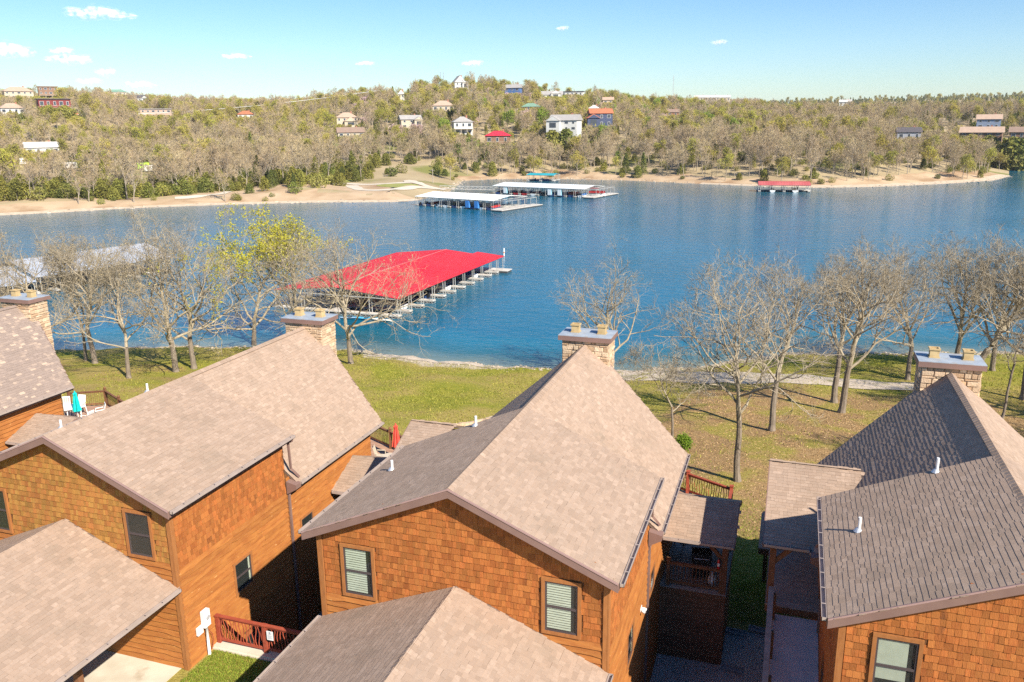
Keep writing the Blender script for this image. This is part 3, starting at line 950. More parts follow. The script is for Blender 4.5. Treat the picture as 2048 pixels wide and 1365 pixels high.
def gutter(house, p, q, outn, name='gutter'):
    """half-box gutter along p-q, outn = outward horizontal unit"""
    p, q, n = map(lambda a: np.asarray(a, float), (p, q, outn)); up = np.array([0, 0, 1.])
    mb = MB(); w, h, t = .12, .10, .012
    for (a0, a1, z0, z1, mi) in ((0, w, -h, -h + t, 0), (w - t, w, -h, 0, 0), (0, t, -h, 0, 0)):
        v = []
        for e in (p, q):
            for (a, z) in ((a0, z0), (a1, z0), (a1, z1), (a0, z1)): v.append(e + n * a + up * z)
        mb.idx(v, [(0, 1, 2, 3), (7, 6, 5, 4), (0, 4, 5, 1), (1, 5, 6, 2), (2, 6, 7, 3), (3, 7, 4, 0)], mi)
    d = q - p; L = np.linalg.norm(d); d = d / L
    for e in (p, q - d * .012):
        v = [e, e + n * w, e + n * w - up * h, e - up * h]; v = v + [a + d * .012 for a in v]
        mb.idx(v, [(0, 1, 2, 3), (7, 6, 5, 4), (0, 4, 5, 1), (1, 5, 6, 2), (2, 6, 7, 3), (3, 7, 4, 0)], 0)
    go = mb.build(name, M_gutter, house)
    mb = MB(); k = .6
    while k < L - .1:
        e = p + d * k
        v = [e + up * .004 + n * .0, e + n * w + up * .004, e + n * w + up * .012, e + up * .012]; v = v + [a + d * .028 for a in v]
        mb.idx(v, [(0, 1, 2, 3), (7, 6, 5, 4), (0, 4, 5, 1), (1, 5, 6, 2), (2, 6, 7, 3), (3, 7, 4, 0)], 0)
        k += .75
    mb.build('gutter_hanger', M_gutter, go)
    return go


STONE_VAR = []


def stone_meshes():
    rg = random.Random(3)
    for k in range(8):
        mb = MB(); j = lambda s: rg.uniform(-s, s)
        bot = [(-.5 + j(.02), -.5 + j(.05), 0), (.5 + j(.02), -.5 + j(.05), 0), (.5 + j(.02), .5 + j(.05), 0), (-.5 + j(.02), .5 + j(.05), 0)]
        top = [(x * (.90 + j(.04)), y * (.80 + j(.08)), 1 + j(.25)) for x, y, _ in bot]
        mb.idx(bot + top, [(4, 5, 6), (4, 6, 7), (0, 1, 5, 4), (1, 2, 6, 5), (2, 3, 7, 6), (3, 0, 4, 7)])
        STONE_VAR.append(mb.mesh('stone', M_stone))


stone_meshes()


def stone_face(parent, o, u, v, n, U, V, rg, keep=lambda a, b: True):
    o, u, v, n = [np.asarray(a, float) for a in (o, u, v, n)]
    z = 0.0
    while z < V - .03:
        h = min(rg.choice([.085, .11, .13, .16, .21]), V - z); x = 0.0
        if V - z - h < .05: h = V - z
        while x < U - .02:
            w = min(rg.uniform(.16, .52), U - x)
            if U - x - w < .1: w = U - x
            if keep(x + w / 2, z + h):
                mt = np.eye(4); mt[:3, 0] = u * (w - .014); mt[:3, 1] = v * (h - .014); mt[:3, 2] = n * rg.uniform(.025, .06)
                mt[:3, 3] = o + u * (x + w / 2) + v * (z + h / 2)
                add('stone', rg.choice(STONE_VAR), parent, None, Matrix(mt.tolist()))
            x += w
        z += h


SL1, SL2 = 0.428, 0.847          # roof pitches, front block and lake block


def railing(owner, pts, zf, h, mw, rg, name='railing', wav=True, post_w=.14, cap=True, posts=True, ball=False, post_over=.12):
    """posts, rails and single balusters along a polyline of local points (x, y); zf = floor height fn(x, y)"""
    mb = MB()
    P3 = [np.array([x, y, zf(x, y)]) for x, y in pts]
    for a, b in zip(P3[:-1], P3[1:]):
        up = np.array([0, 0, 1.])
        mb.beam(a + up * h, b + up * h, .13, .045)
        mb.beam(a + up * (h - .06), b + up * (h - .06), .05, .08)
        mb.beam(a + up * .14, b + up * .14, .05, .09)
    ro = mb.build(name, mw, owner)
    if posts:
        for p in P3:
            m2 = MB(); a = post_w / 2
            m2.box((p[0] - a, p[1] - a, p[2] - .25), (p[0] + a, p[1] + a, p[2] + h + post_over))
            if ball: m2.lathe([(.02, 0), (.07, .01), (.09, .06), (.07, .12), (.02, .15)], (p[0], p[1], p[2] + h + post_over), 8)
            else: m2.box((p[0] - a - .02, p[1] - a - .02, p[2] + h + post_over), (p[0] + a + .02, p[1] + a + .02, p[2] + h + post_over + .04))
            m2.build('post', mw, ro)
    for a, b in zip(P3[:-1], P3[1:]):
        L = np.linalg.norm((b - a)[:2]); k = max(1, int(L / .125))
        for i in range(1, k):
            p = a + (b - a) * i / k
            m2 = MB(); ph = rg.uniform(0, 6); am = .022 if wav else 0
            q = [(p[0] + am * math.sin(ph + j * 1.4), p[1] + am * math.cos(ph + j * 1.1), p[2] + .17 + (h - .25) * j / 5) for j in range(6)]
            m2.tube(q if wav else [q[0], q[-1]], .017 if wav else .018, 5 if wav else 4, cap=False)
            m2.build('baluster', mw, ro)
    return ro


def porch(house, pc, side, xw, xo, yf, yr, yb, ze, zr, zfloor, rg, mw, skirt=None, brace=True):
    """gable porch beside the house: xw wall x, xo outer x (roof), ridge along x at yr"""
    sg = side; sl = (zr - ze) / (yr - yf)
    c = math.hypot(1, sl)
    mb = MB()
    for (ya, yb_) in ((yf, yr), (yb, yr)):
        tp = [L3(xw, ya, ze), L3(xo, ya, ze), L3(xo, yb_, zr), L3(xw, yb_, zr)]
        mb.extrude(tp, (0, 0, -.09))
    po = mb.build('porch_roof', M_roofdeck, house)
    W = abs(xo - xw)
    # front slope: normal towards -y and up, u = +x
    v = np.array([0, 1, sl]) / c; n = np.array([0, -sl, 1]) / c
    shingle_plane(pc, po, L3(min(xw, xo), yf, ze), (1, 0, 0), v, n, c * (yr - yf), lambda t: 0, lambda t: W, M_shingle, rg)
    sl2 = (zr - ze) / (yb - yr); c2 = math.hypot(1, sl2)
    v = np.array([0, -1, sl2]) / c2; n = np.array([0, sl2, 1]) / c2
    shingle_plane(pc, po, L3(max(xw, xo), yb, ze), (-1, 0, 0), v, n, c2 * (yb - yr), lambda t: 0, lambda t: W, M_shingle, rg)
    # fascia on the outer gable and front edge
    mb = MB(); e = .03 * sg
    for ya in (yf, yb):
        mb.extrude([L3(xo, ya, ze + .02), L3(xo, yr, zr + .02), L3(xo, yr, zr - .18), L3(xo, ya, ze - .18)], (e, 0, 0))
    mb.box(L3(xw, yf - .025, ze - .15), L3(xo, yf - .003, ze - .005))
    mb.build('fascia', M_fascia, house)
    gutter(house, L3(xw + .1 * sg, yf - .028, ze + .02), L3(xo, yf - .028, ze + .02), (0, -1, 0))
    # frame: beams and posts
    xp = xo - .32 * sg
    mb = MB()
    mb.beam(L3(xw, yf + .25, ze - .14), L3(xp, yf + .25, ze - .14), .14, .2); mb.beam(L3(xw, yb - .25, ze - .14), L3(xp, yb - .25, ze - .14), .14, .2)
    mb.beam(L3(xp, yf + .18, ze - .14), L3(xp, yb - .18, ze - .14), .14, .2)
    mb.extrude([L3(xp, yf + .2, ze - .03), L3(xp, yr, zr - .12), L3(xp, yb - .2, ze - .03)], (-.05 * sg, 0, 0))
    mb.build('porch_beam', mw, house)
    for yy in (yf + .25, yb - .25):
        m2 = MB(); p = L3(xp, yy, 0); z0 = (zfloor if skirt is None else zfloor) - Z0
        m2.box((p[0] - .1, p[1] - .1, z0 - .1), (p[0] + .1, p[1] + .1, ze - .2 - Z0))
        if brace:
            m2.beam((p[0] - .06 * sg, p[1], ze - .75 - Z0), (p[0] - .55 * sg, p[1], ze - .22 - Z0), .1, .14)
        m2.build('porch_post', mw, house)
    # floor
    mb = MB()
    a, b = min(xw, xp + .12 * sg), max(xw, xp + .12 * sg); y = yf + .1
    while y < yb - .1:
        mb.box(L3(a, y, zfloor - .04), L3(b, min(y + .137, yb - .1), zfloor), t=rg.random()); y += .143
    mb.build('porch_floor', M_greywood, house)
    mb = MB(); mb.box(L3(a, yf + .08, zfloor - .26), L3(b, yf + .12, zfloor - .045)); mb.box(L3(xp + .10 * sg, yf + .13, zfloor - .26), L3(xp + .14 * sg, yb - .1, zfloor - .045))
    mb.build('rim_joist', mw, house)
    if skirt is not None:
        mb = MB(); mb.box(L3(a, yf + .16, skirt), L3(b - .02, yf + .26, zfloor - .27)); mb.box(L3(xp - .02 * sg, yf + .27, skirt), L3(xp + .08 * sg, yb - .1, zfloor - .27))
        so = mb.build('skirt_wall', M_wallcore, house)
        siding(so, L3(a, yf + .16, 0), (1, 0, 0), (0, 0, 1), (0, -1, 0), 0, b - a - .02, skirt, zfloor - .28, [], M_brownwood, rg)


def make_house(name, dx, dy, dz, label, opt):
    rg = random.Random(opt['seed'])
    H = empty(name, (dx, Y0 + dy, ZC + Z0 + dz), 0, label, 'house', 'cedar-sided lakeside houses in a row')
    shg = Pieces('shingle', SHINGLES, 'shingle_field'); shk = Pieces('shake', SHAKES, 'shake_field')
    mf, ms = opt.get('front', M_shake), opt.get('side', M_shake)
    msh = opt.get('shingle', M_shingle)
    hw, ew = 4.32, 4.63
    zr, ze = -9.45, -9.45 - SL1 * ew
    yF, yM = 18.65, 25.5
    # --- walls (front block, lake block)
    top1 = lambda x: zr - SL1 * abs(x) - .12
    mb = MB()
    mb.extrude([L3(-hw, 19, -21.2), L3(hw, 19, -21.2), L3(hw, 19, top1(hw)), L3(0, 19, top1(0)), L3(-hw, 19, top1(hw))], (0, 6.25, 0))
    w1 = mb.build('front_block_wall', M_wallcore, H)
    hw2, ew2 = 4.30, 4.70
    top2 = lambda x: zr - SL2 * abs(x) - .14
    mb = MB()
    mb.extrude([L3(-hw2, 25.26, -21.6), L3(hw2, 25.26, -21.6), L3(hw2, 25.26, top2(hw2)), L3(0, 25.26, top2(0)), L3(-hw2, 25.26, top2(hw2))], (0, 6.9, 0))
    w2 = mb.build('lake_block_wall', M_wallcore, H)
    full = opt.get('full', True)
    # --- front roof
    mb = MB()
    for s in (-1, 1):
        mb.extrude([L3(s * ew, yF, ze), L3(s * ew, yM, ze), L3(0, yM, zr), L3(0, yF, zr)], (0, 0, -.11))
    r1 = mb.build('front_roof', M_soffit, H)
    c1 = math.hypot(1, SL1); S1 = ew * c1
    c2 = math.hypot(1, SL2); S2 = ew2 * c2; ze2 = zr - SL2 * ew2
    if full:
        for s in (-1, 1):
            v = np.array([-s, 0, SL1]) / c1; n = np.array([s * SL1, 0, 1]) / c1
            rng = (lambda t: 0.0, lambda t: yM - yF) if s > 0 else (lambda t: -(yM - yF), lambda t: 0.0)
            shingle_plane(shg, r1, L3(s * ew, yF, ze), (0, s, 0), v, n, S1, rng[0], rng[1], msh, rg)
    # --- lake roof with its prow
    yE, yR = 32.6, 34.75
    mb = MB()
    for s in (-1, 1):
        mb.extrude([L3(s * ew2, yM + .0, ze2), L3(s * ew2, yE, ze2), L3(0, yR, zr - .004), L3(0, yM, zr - .004)], (0, 0, -.12))
    r2 = mb.build('lake_roof', M_soffit, H)
    for s in (-1, 1):
        if s < 0 and opt.get('left', True) is False: continue
        v = np.array([-s, 0, SL2]) / c2; n = np.array([s * SL2, 0, 1]) / c2
        Lf = lambda t: (yE - yM) + (yR - yE) * t
        rng = (lambda t: 0.0, Lf) if s > 0 else (lambda t: -Lf(t), lambda t: 0.0)
        shingle_plane(shg, r2, L3(s * ew2, yM, ze2), (0, s, 0), v, n, S2, rng[0], rng[1], msh, rg)
    # ridge caps
    cap = MB(); cl = .24
    for s in (-1, 1):
        cap.idx([(0, 0, .035), (0, cl, .022), (s * .16, cl, .022 - .16 * .62), (s * .16, 0, .035 - .16 * .62), (0, 0, .0), (s * .16, 0, -.16 * .62)],
                [(0, 3, 2, 1) if s > 0 else (0, 1, 2, 3), (0, 4, 5, 3) if s > 0 else (0, 3, 5, 4)])
    capm = cap.mesh('ridge_cap', msh)
    y = yF
    while y < 33.8:
        if full or y > yM: add('ridge_cap', capm, r1 if y < yM else r2, None, Matrix.Translation(L3(0, y, zr + .012)))
        y += .2
    # --- fascia boards
    mb = MB()
    if full:
        for s in (-1, 1):
            mb.extrude([L3(s * (ew + .01), yF - .045, ze + .02), L3(0, yF - .045, zr + .02), L3(0, yF - .045, zr - .24), L3(s * (ew + .01), yF - .045, ze - .24)], (0, .042, 0))
        mb.build('rake_fascia', M_fascia, H)
        mb = MB()
        for s in (-1, 1):   # thin lighter drip edge
            mb.extrude([L3(s * (ew + .012), yF - .062, ze + .032), L3(0, yF - .062, zr + .032), L3(0, yF - .062, zr - .015), L3(s * (ew + .012), yF - .062, ze - .015)], (0, .015, 0))
        mb.build('drip_edge', M_fascia2, H)
        for s in (-1, 1):
            mb = MB(); mb.box(L3(s * ew, yF, ze - .2), L3(s * (ew + .03), yM, ze - .004)); mb.build('eave_fascia', M_fascia, H)
            gutter(H, L3(s * (ew + .032), yF + .01, ze + .015), L3(s * (ew + .032), yM - .02, ze + .015), (s, 0, 0))
    for s in (-1, 1):
        mb = MB(); mb.box(L3(s * ew2, yM + .02, ze2 - .2), L3(s * (ew2 + .03), yE, ze2 - .004)); mb.build('eave_fascia', M_fascia, H)
        gutter(H, L3(s * (ew2 + .032), yM + .05, ze2 + .015), L3(s * (ew2 + .032), yE, ze2 + .015), (s, 0, 0))
        mb = MB()
        mb.extrude([L3(s * ew2, yE, ze2 + .01), L3(0, yR, zr + .01), L3(0, yR, zr - .24), L3(s * ew2, yE, ze2 - .24)], (0, .04, 0)); mb.build('rake_fascia', M_fascia, H)
    # --- front gable cladding
    if full:
        wz0, wz1 = -13.46, -11.77
        wins = [(-3.60, -2.50), (2.50, 3.60)]
        ex = [(a + hw, b + hw, wz0 - Z0, wz1 - Z0) for a, b in wins]
        zsplit = -13.49 - Z0
        shake_plane(shk, w1, L3(-hw, 19, Z0), (1, 0, 0), (0, 0, 1), (0, -1, 0), .13, 2 * hw - .13, zsplit, 12,
                    lambda u: top1(u - hw) - Z0, ex, mf, rg)
        siding(w1, L3(-hw, 19, Z0), (1, 0, 0), (0, 0, 1), (0, -1, 0), .13, 2 * hw - .13, 2.7, zsplit, ex, opt.get('frontsiding', M_siding), rg)
        for k, (a, b) in enumerate(wins):
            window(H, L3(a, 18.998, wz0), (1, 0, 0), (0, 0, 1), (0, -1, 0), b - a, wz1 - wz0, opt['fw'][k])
        for s in (-1, 1):
            mb = MB(); mb.box(L3(s * hw, 18.93, -20.0), L3(s * (hw - .12), 19, top1(hw) + .02)); mb.box(L3(s * hw + s * .002, 18.925, -20.0), L3(s * (hw + .04), 19.1, top1(hw) - .02))
            mb.build('corner_board', M_trimwood, H)
    # --- right wall cladding
    for s in opt.get('walls', (1,)):
        u = (0, s, 0); n = (s, 0, 0)
        oo = L3(s * hw, 19, Z0) if s > 0 else L3(s * hw, 25.2, Z0)
        U = 6.2
        zs = -13.75 - Z0
        wy = [(21.65, 22.75, -16.25, -14.95)] + ([(21.9, 22.9, -19.2, -18.0)] if opt.get('lowwin') else [])
        f = (lambda y: y - 19) if s > 0 else (lambda y: 25.2 - y)
        ex = [(min(f(a), f(b)), max(f(a), f(b)), c0 - Z0, c1 - Z0) for a, b, c0, c1 in wy]
        shake_plane(shk, w1, oo, u, (0, 0, 1), n, .12 if s > 0 else 0, U if s > 0 else U - .12, zs, ze - .1 - Z0 + .1, lambda q: top1(hw) - Z0 + .1, ex, ms, rg)
        siding(w1, oo, u, (0, 0, 1), n, .05, U, .0 if s > 0 else 2.0, zs, ex, M_siding, rg)
        for a, b, c0, c1 in wy:
            window(H, L3(s * (hw - .002), a if s > 0 else b, c0), u, (0, 0, 1), n, b - a, c1 - c0, 'edge')
        oo = L3(s * hw2, 25.28, Z0) if s > 0 else L3(s * hw2, 32.1, Z0)
        f = (lambda y: y - 25.28) if s > 0 else (lambda y: 32.1 - y)
        wy = [(25.95, 26.95, -16.3, -15.25)]
        ex = [(min(f(a), f(b)), max(f(a), f(b)), c0 - Z0, c1 - Z0) for a, b, c0, c1 in wy]
        siding(w2, oo, u, (0, 0, 1), n, .0, 6.8, .0 if opt.get('rearfull', True) else 3.5, top2(hw2) - Z0, ex, M_siding, rg)
        for a, b, c0, c1 in wy:
            window(H, L3(s * (hw2 - .002), a if s > 0 else b, c0), u, (0, 0, 1), n, b - a, c1 - c0, 'half')
        # leader: gutter end, elbow, conductor head, downspout
        mb = MB(); x = s * (hw + .06)
        pts = [L3(s * (ew + .06), yM - .12, ze - .08), L3(s * (ew + .02), yM - .10, ze - .22), L3(s * (hw + .1), yM - .02, ze - .34), L3(s * (hw + .09), yM + .05, ze2 + .55), L3(s * (hw + .18), yM + .12, ze2 + .40), L3(s * (ew2 - .05), yM + .22, ze2 + .16)]
        for a, b in zip(pts[:-1], pts[1:]): mb.beam(a, b, .075, .075)
        a0 = L3(s * (hw + .09), yM - .1, ze2 - .30)
        for a, b in ((L3(s * (hw + .12), yM - .08, ze2 - .15), L3(s * (hw + .07), yM - .18, ze2 - .5)), (L3(s * (hw + .07), yM - .18, ze2 - .48), L3(s * (hw + .07), yM - .18, -19.9))): mb.beam(a, b, .08, .08)
        mb.build('downspout', M_downspout, H)
        mb = MB()
        mb.extrude([L3(s * (hw + .04), yM - .28, ze2 + .12), L3(s * (ew2 + .1), yM - .28, ze2 + .02), L3(s * (ew2 + .1), yM - .28, ze2 - .16), L3(s * (hw + .04), yM - .28, ze2 - .42)], (0, .36, 0))
        mb.build('conductor_head', M_fascia, H)
    # --- chimney
    ch = MB(); ch.box(L3(-1.02, 33.89, -20.6), L3(1.02, 35.08, -9.26)); cho = ch.build('chimney', M_mortar, H)
    zb = -11.0
    keepF = lambda a, b: (zb + b) > zr - SL2 * abs(a - 1.02) - .1
    stone_face(cho, L3(-1.02, 33.888, zb), (1, 0, 0), (0, 0, 1), (0, -1, 0), 2.04, zr + .19 - zb, rg, keepF)
    sides = [1] + ([-1] if opt.get('chimleft') else [])
    for s in sides:
        zb2 = -13.2 if s > 0 else -11.2
        o = L3(s * 1.022, 33.89 if s > 0 else 35.08, zb2)
        kp = (lambda a, b: (33.89 + a > 34.1) or zb2 + b > -10.5)
        stone_face(cho, o, (0, s, 0), (0, 0, 1), (s, 0, 0), 1.19, zr + .19 - zb2, rg, kp)
    mb = MB(); mb.box(L3(-1.17, 33.74, -9.26), L3(1.17, 35.24, -9.055)); mb.build('chimney_cap', M_fascia, cho)
    mb = MB(); mb.box(L3(-1.165, 33.745, -9.054), L3(1.165, 35.235, -9.03)); mb.build('cap_sheet', M_capmetal, cho)
    for px in (-.56, .62):
        mb = MB(); cx, cy = px, 34.5; a = .165
        mb.box(L3(cx - a, cy - a, -9.03), L3(cx + a, cy + a, -8.72)); mb.box(L3(cx - a - .03, cy - a - .03, -9.029), L3(cx + a + .03, cy + a + .03, -8.99))
        for (x0, x1, y0, y1) in ((-a - .035, a + .035, -a - .035, -a + .03), (-a - .035, a + .035, a - .03, a + .035), (-a - .035, -a + .03, -a + .03, a - .03), (a - .03, a + .035, -a + .03, a - .03)):
            mb.box(L3(cx + x0, cy + y0, -8.719), L3(cx + x1, cy + y1, -8.66))
        fo = mb.build('flue', M_flue, cho)
    # --- vents
    for (vx, vy, vh) in opt.get('vents', []):
        z = zr - SL1 * abs(vx)
        mb = MB(); mb.tube([L3(vx, vy, z - .05), L3(vx, vy, z + vh)], .043, 10); vo = mb.build('vent_pipe', M_white, H, smooth=False)
        mb = MB(); mb.lathe([(.13, -.02), (.08, .05), (.05, .08)], L3(vx - .02, vy, z + .02), 10); mb.build('flashing', M_flash, vo)
    # --- carport in front
    if full:
        ca, ce, cy0 = -12.53, 4.36, opt.get('cy0', 13.2)
        slc = .41; cze = ca - slc * ce; cc = math.hypot(1, slc)
        mb = MB()
        for s in (-1, 1): mb.extrude([L3(s * ce, cy0, cze), L3(s * ce, 18.99, cze), L3(0, 18.99, ca), L3(0, cy0, ca)], (0, 0, -.12))
        co = mb.build('carport_roof', M_soffit, H)
        for s in (-1, 1):
            v = np.array([-s, 0, slc]) / cc; n = np.array([s * slc, 0, 1]) / cc
            W = 18.93 - cy0
            rng = (lambda t: 0.0, lambda t: W) if s > 0 else (lambda t: -W, lambda t: 0.0)
            shingle_plane(shg, co, L3(s * ce, cy0, cze), (0, s, 0), v, n, ce * cc, rng[0], rng[1], msh, rg)
            mb = MB(); mb.box(L3(s * ce, cy0, cze - .18), L3(s * (ce + .03), 18.9, cze - .004)); mb.build('eave_fascia', M_fascia, H)
            gutter(H, L3(s * (ce + .032), cy0, cze + .015), L3(s * (ce + .032), 18.92, cze + .015), (s, 0, 0))
        y = cy0
        while y < 18.6:
            add('ridge_cap', capm, co, None, Matrix.Translation(L3(0, y, ca + .012))); y += .2
        for s in (-1, 1):
            for yy in (cy0 + .4, 16.2):
                m2 = MB(); m2.box(L3(s * 2.7 - .1, yy - .1, -17.6), L3(s * 2.7 + .1, yy + .1, cze + .5)); m2.build('carport_post', M_brownwood, H)
    # --- lake deck
    zf = -17.24
    dp = [(6.5, 32.6), (6.5, 36.0), (0, 39.4), (-6.5, 36.0), (-6.5, 32.6)]
    mb = MB(); mb.extrude([L3(x, y, zf - .04) for x, y in dp], (0, 0, -.22)); mb.build('deck_frame', M_brownwood, H)
    mb = MB(); y = 32.62
    while y < 39.3:
        xm = 6.5 if y < 36 else 6.5 * (39.4 - y) / 3.4
        mb.box(L3(-xm, y, zf - .039), L3(xm, y + .135, zf), t=rg.random()); y += .142
    mb.build('decking', M_deck, H)
    mw = opt.get('rail', M_redwood)
    for seg in opt.get('deckrail', [[(6.4, 32.7), (6.4, 35.95), (4.33, 37.03), (2.2, 38.15), (0, 39.28)]]):
        railing(H, [tuple(L3(x, y, 0)[:2]) for x, y in seg], lambda x, y: zf - Z0, 1.0, mw, rg, 'deck_railing', wav=opt.get('wav', True), ball=opt.get('ball', False))
    # deck legs
    for x, y in ((6.2, 35.8), (-6.2, 35.8), (0, 38.9), (3.2, 37.4)):
        m2 = MB(); m2.box(L3(x - .09, y - .09, -21.6), L3(x + .09, y + .09, zf - .26)); m2.build('deck_post', M_brownwood, H)
    # --- side porches
    if opt.get('porchR'):
        porch(H, shg, 1, hw2 + .02, 7.0, 28.45, 30.4, 32.4, -15.12, -14.30, zf, rg, opt.get('porchwood', M_brownwood), skirt=-20.6)
    if opt.get('porchL'):
        porch(H, shg, -1, opt.get('plx', -4.35), -6.26, 25.9, 29.4, 32.9, -13.47, -12.0, -15.75, rg, M_brownwood)
    shg.finish(H); shk.finish(H)
    return H


M_fascia2 = mat('drip_edge_pink', (0.36, 0.235, 0.215), rough=0.5)
M_shingle_grey = mat('shingle_greybrown', (0.255, 0.195, 0.162), (0.30, 0.23, 0.19), 0.95, 9, 3, tint=0.07, hue=(0.48, 0.36, 0.27), huep=7.0, bump=0.25, bscale=120, spec=0.15)
VENTS = [(-3.7, 22.6, .34), (-1.7, 25.1, .36)]
house_c = make_house('lakeside_house', -8.2, 0, 0, 'orange cedar house in the middle, tan gable roof, blinds in two front windows',
                     dict(seed=11, fw=('blind', 'blind'), vents=VENTS, walls=(1,), porchR=True, porchL=True, rail=M_redwood, cy0=10.0))
house_b = make_house('lakeside_house', -22.4, .2, -.2, 'ochre-fronted cedar house left of the middle one, long orange side wall',
                     dict(seed=12, fw=('dark', 'dark'), vents=VENTS, walls=(1,), front=M_shakey, porchR=True, rail=M_brownwood, lowwin=True, ball=True, wav=False, left=False, cy0=10.0))
house_d = make_house('lakeside_house', 6.08, 0, 0, 'cedar house at the right edge, dark steep rear roof slope, ramp alongside',
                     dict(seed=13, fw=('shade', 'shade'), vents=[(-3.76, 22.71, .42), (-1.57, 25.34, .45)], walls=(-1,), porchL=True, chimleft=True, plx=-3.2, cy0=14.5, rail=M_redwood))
house_a = make_house('lakeside_house', -41.6, .74, -.4, 'house at the left edge, grey-brown roof with pale shingle flecks and deck',
                     dict(seed=14, full=False, vents=[], walls=(), shingle=M_shingle_grey, left=False, porchR=True, rail=M_brownwood, ball=True, wav=False,
                          deckrail=[[(6.4, 32.7), (6.4, 35.95), (4.33, 37.03), (2.2, 38.15), (0, 39.28), (-1.9, 38.2)]]))
# house A, lake block right wall boards
_w = [o for o in house_a.children if o.name.startswith('lake_block_wall')][0]
siding(_w, L3(4.30, 25.28, Z0), (0, 1, 0), (0, 0, 1), (1, 0, 0), 0, 6.8, 3.0, -9.45 - SL2 * 4.3 - .14 - Z0, [], M_siding, random.Random(5))
# ------------------------------------------------------------------ small things round the houses
rg3 = random.Random(21)
# concrete drive and apron in front of the ochre house, retaining wall and its red guard rail
mb = MB(); mb.extrude([(-27.5, 12.0, 8.42), (-18.9, 12.0, 8.42), (-18.35, 17.6, 8.42), (-18.35, 19.22, 8.42), (-27.5, 19.22, 8.42)], (0, 0, -.2)); mb.build('driveway', M_concrete, None, kind='structure')
for x0, x1, lab in ((-18.05, -12.53, 'low concrete retaining wall between the ochre house and the middle house'), (-3.85, .05, 'low concrete retaining wall between middle house and ramp')):
    mb = MB(); mb.box((x0, 20.45, 5.3), (x1, 20.92, 8.50)); mb.box((x0, 20.36, 8.3), (x1, 20.449, 8.455))
    tag(mb.build('retaining_wall', M_concrete), lab, 'wall')
F = empty('guard_fence', (-18.0, 20.68, 8.5), 0, 'red-stained guard fence with wavy balusters between two houses', 'fence')
railing(F, [(0.05, 0), (1.95, 0), (3.85, 0), (5.35, 0)], lambda x, y: 0.0, 1.05, M_redwood, rg3, 'fence_rail', post_w=.13, post_over=-.02)
S = empty('notice_sign', (-16.0, 20.57, 9.1), 0, 'small white printed notice fixed to the red guard fence', 'sign')
mb = MB(); mb.box((.11, -.012, .0), (.36, .0, .34)); mb.build('board', M_white, S)
mb = MB(); mb.box((.20, -.015, .25), (.27, -.013, .31)); mb.box((.17, -.015, .22), (.30, -.013, .235))
for k in range(5): mb.box((.14, -.015, .17 - k * .03), (.33 - .02 * (k % 3), -.013, .18 - k * .03))
mb.build('print', mat('print_grey', (0.28, 0.3, 0.34)), S)

# electric meter on the ochre house's side wall
E_ = empty('electric_meter', (-18.06, 20.1, 8.4), 0, 'white electric meter box with conduit on the ochre house side wall', 'meter')
mb = MB(); mb.box((.05, -.16, 1.12), (.20, .14, 1.72)); mb.build('meter_box', M_white, E_)
mb = MB(); mb.box((.05, -.44, .98), (.13, -.18, 1.26)); mb.build('junction_box', M_white, E_)
mb = MB(); mb.tube([(.13, -.02, 0), (.13, -.02, 1.12)], .05, 10); mb.build('conduit', M_white, E_, smooth=True)
mb = MB(); mb.tube([(.20, -.01, 1.48), (.26, -.01, 1.48)], .075, 14); mb.build('dial', M_steel, E_)
mb = MB(); mb.tube([(.12, .06, .95), (.16, .18, .7), (.15, .22, .45), (.12, .14, .12)], .012, 5); mb.build('cable', mat('cable_red', (.25, .04, .03)), E_)

# flood light on the middle house
E_ = empty('flood_light', (-3.86, 24.05, ZC - 15.5), 0, 'white twin flood light on the middle house side wall', 'lamp')
mb = MB(); mb.box((0, -.09, -.09), (.05, .09, .09)); mb.build('mount', M_white, E_)
for s in (-1, 1):
    mb = MB(); mb.tube([(.04, 0, 0), (.07, s * .04, .0), (.11, s * .08, -.04), (.18, s * .10, -.08)], [.015, .025, .05, .06], 10); mb.build('lamp_head', M_white, E_, smooth=True)

# white downspout box by wall foot, splash blocks
for i, (px, py, lab) in enumerate([(1472, 1268, 'grey splash block at the back corner of the dark porch'), (1518, 1264, 'grey splash block next to the ramp post'), (1463, 1342, 'grey splash block at the front corner of the dark porch')]):
    p = at_z(px, py, ZC - 20.3); z = float(near_z(p[0], p[1])) + .03
    B = empty('splash_block', (p[0], p[1], z), -.1, lab, 'splash block', 'downspout splash blocks')
    mb = MB(); mb.box((-.42, -.17, 0), (.42, .17, .04)); mb.box((-.42, -.17, .04), (.42, -.12, .10)); mb.box((-.42, .12, .04), (.42, .17, .10)); mb.box((-.42, -.12, .04), (-.36, .12, .10))
    mb.build('trough', mat('splash_grey%d' % i, (.28, .30, .31), rough=.8), B)

# ramp beside the right-hand house
RX0, RX1 = .28, 1.70


def ramp_z(y): return ZC + np.interp(y, [14, 18.5, 27.0, 33], [-17.57, -17.3, -15.78, -15.78])


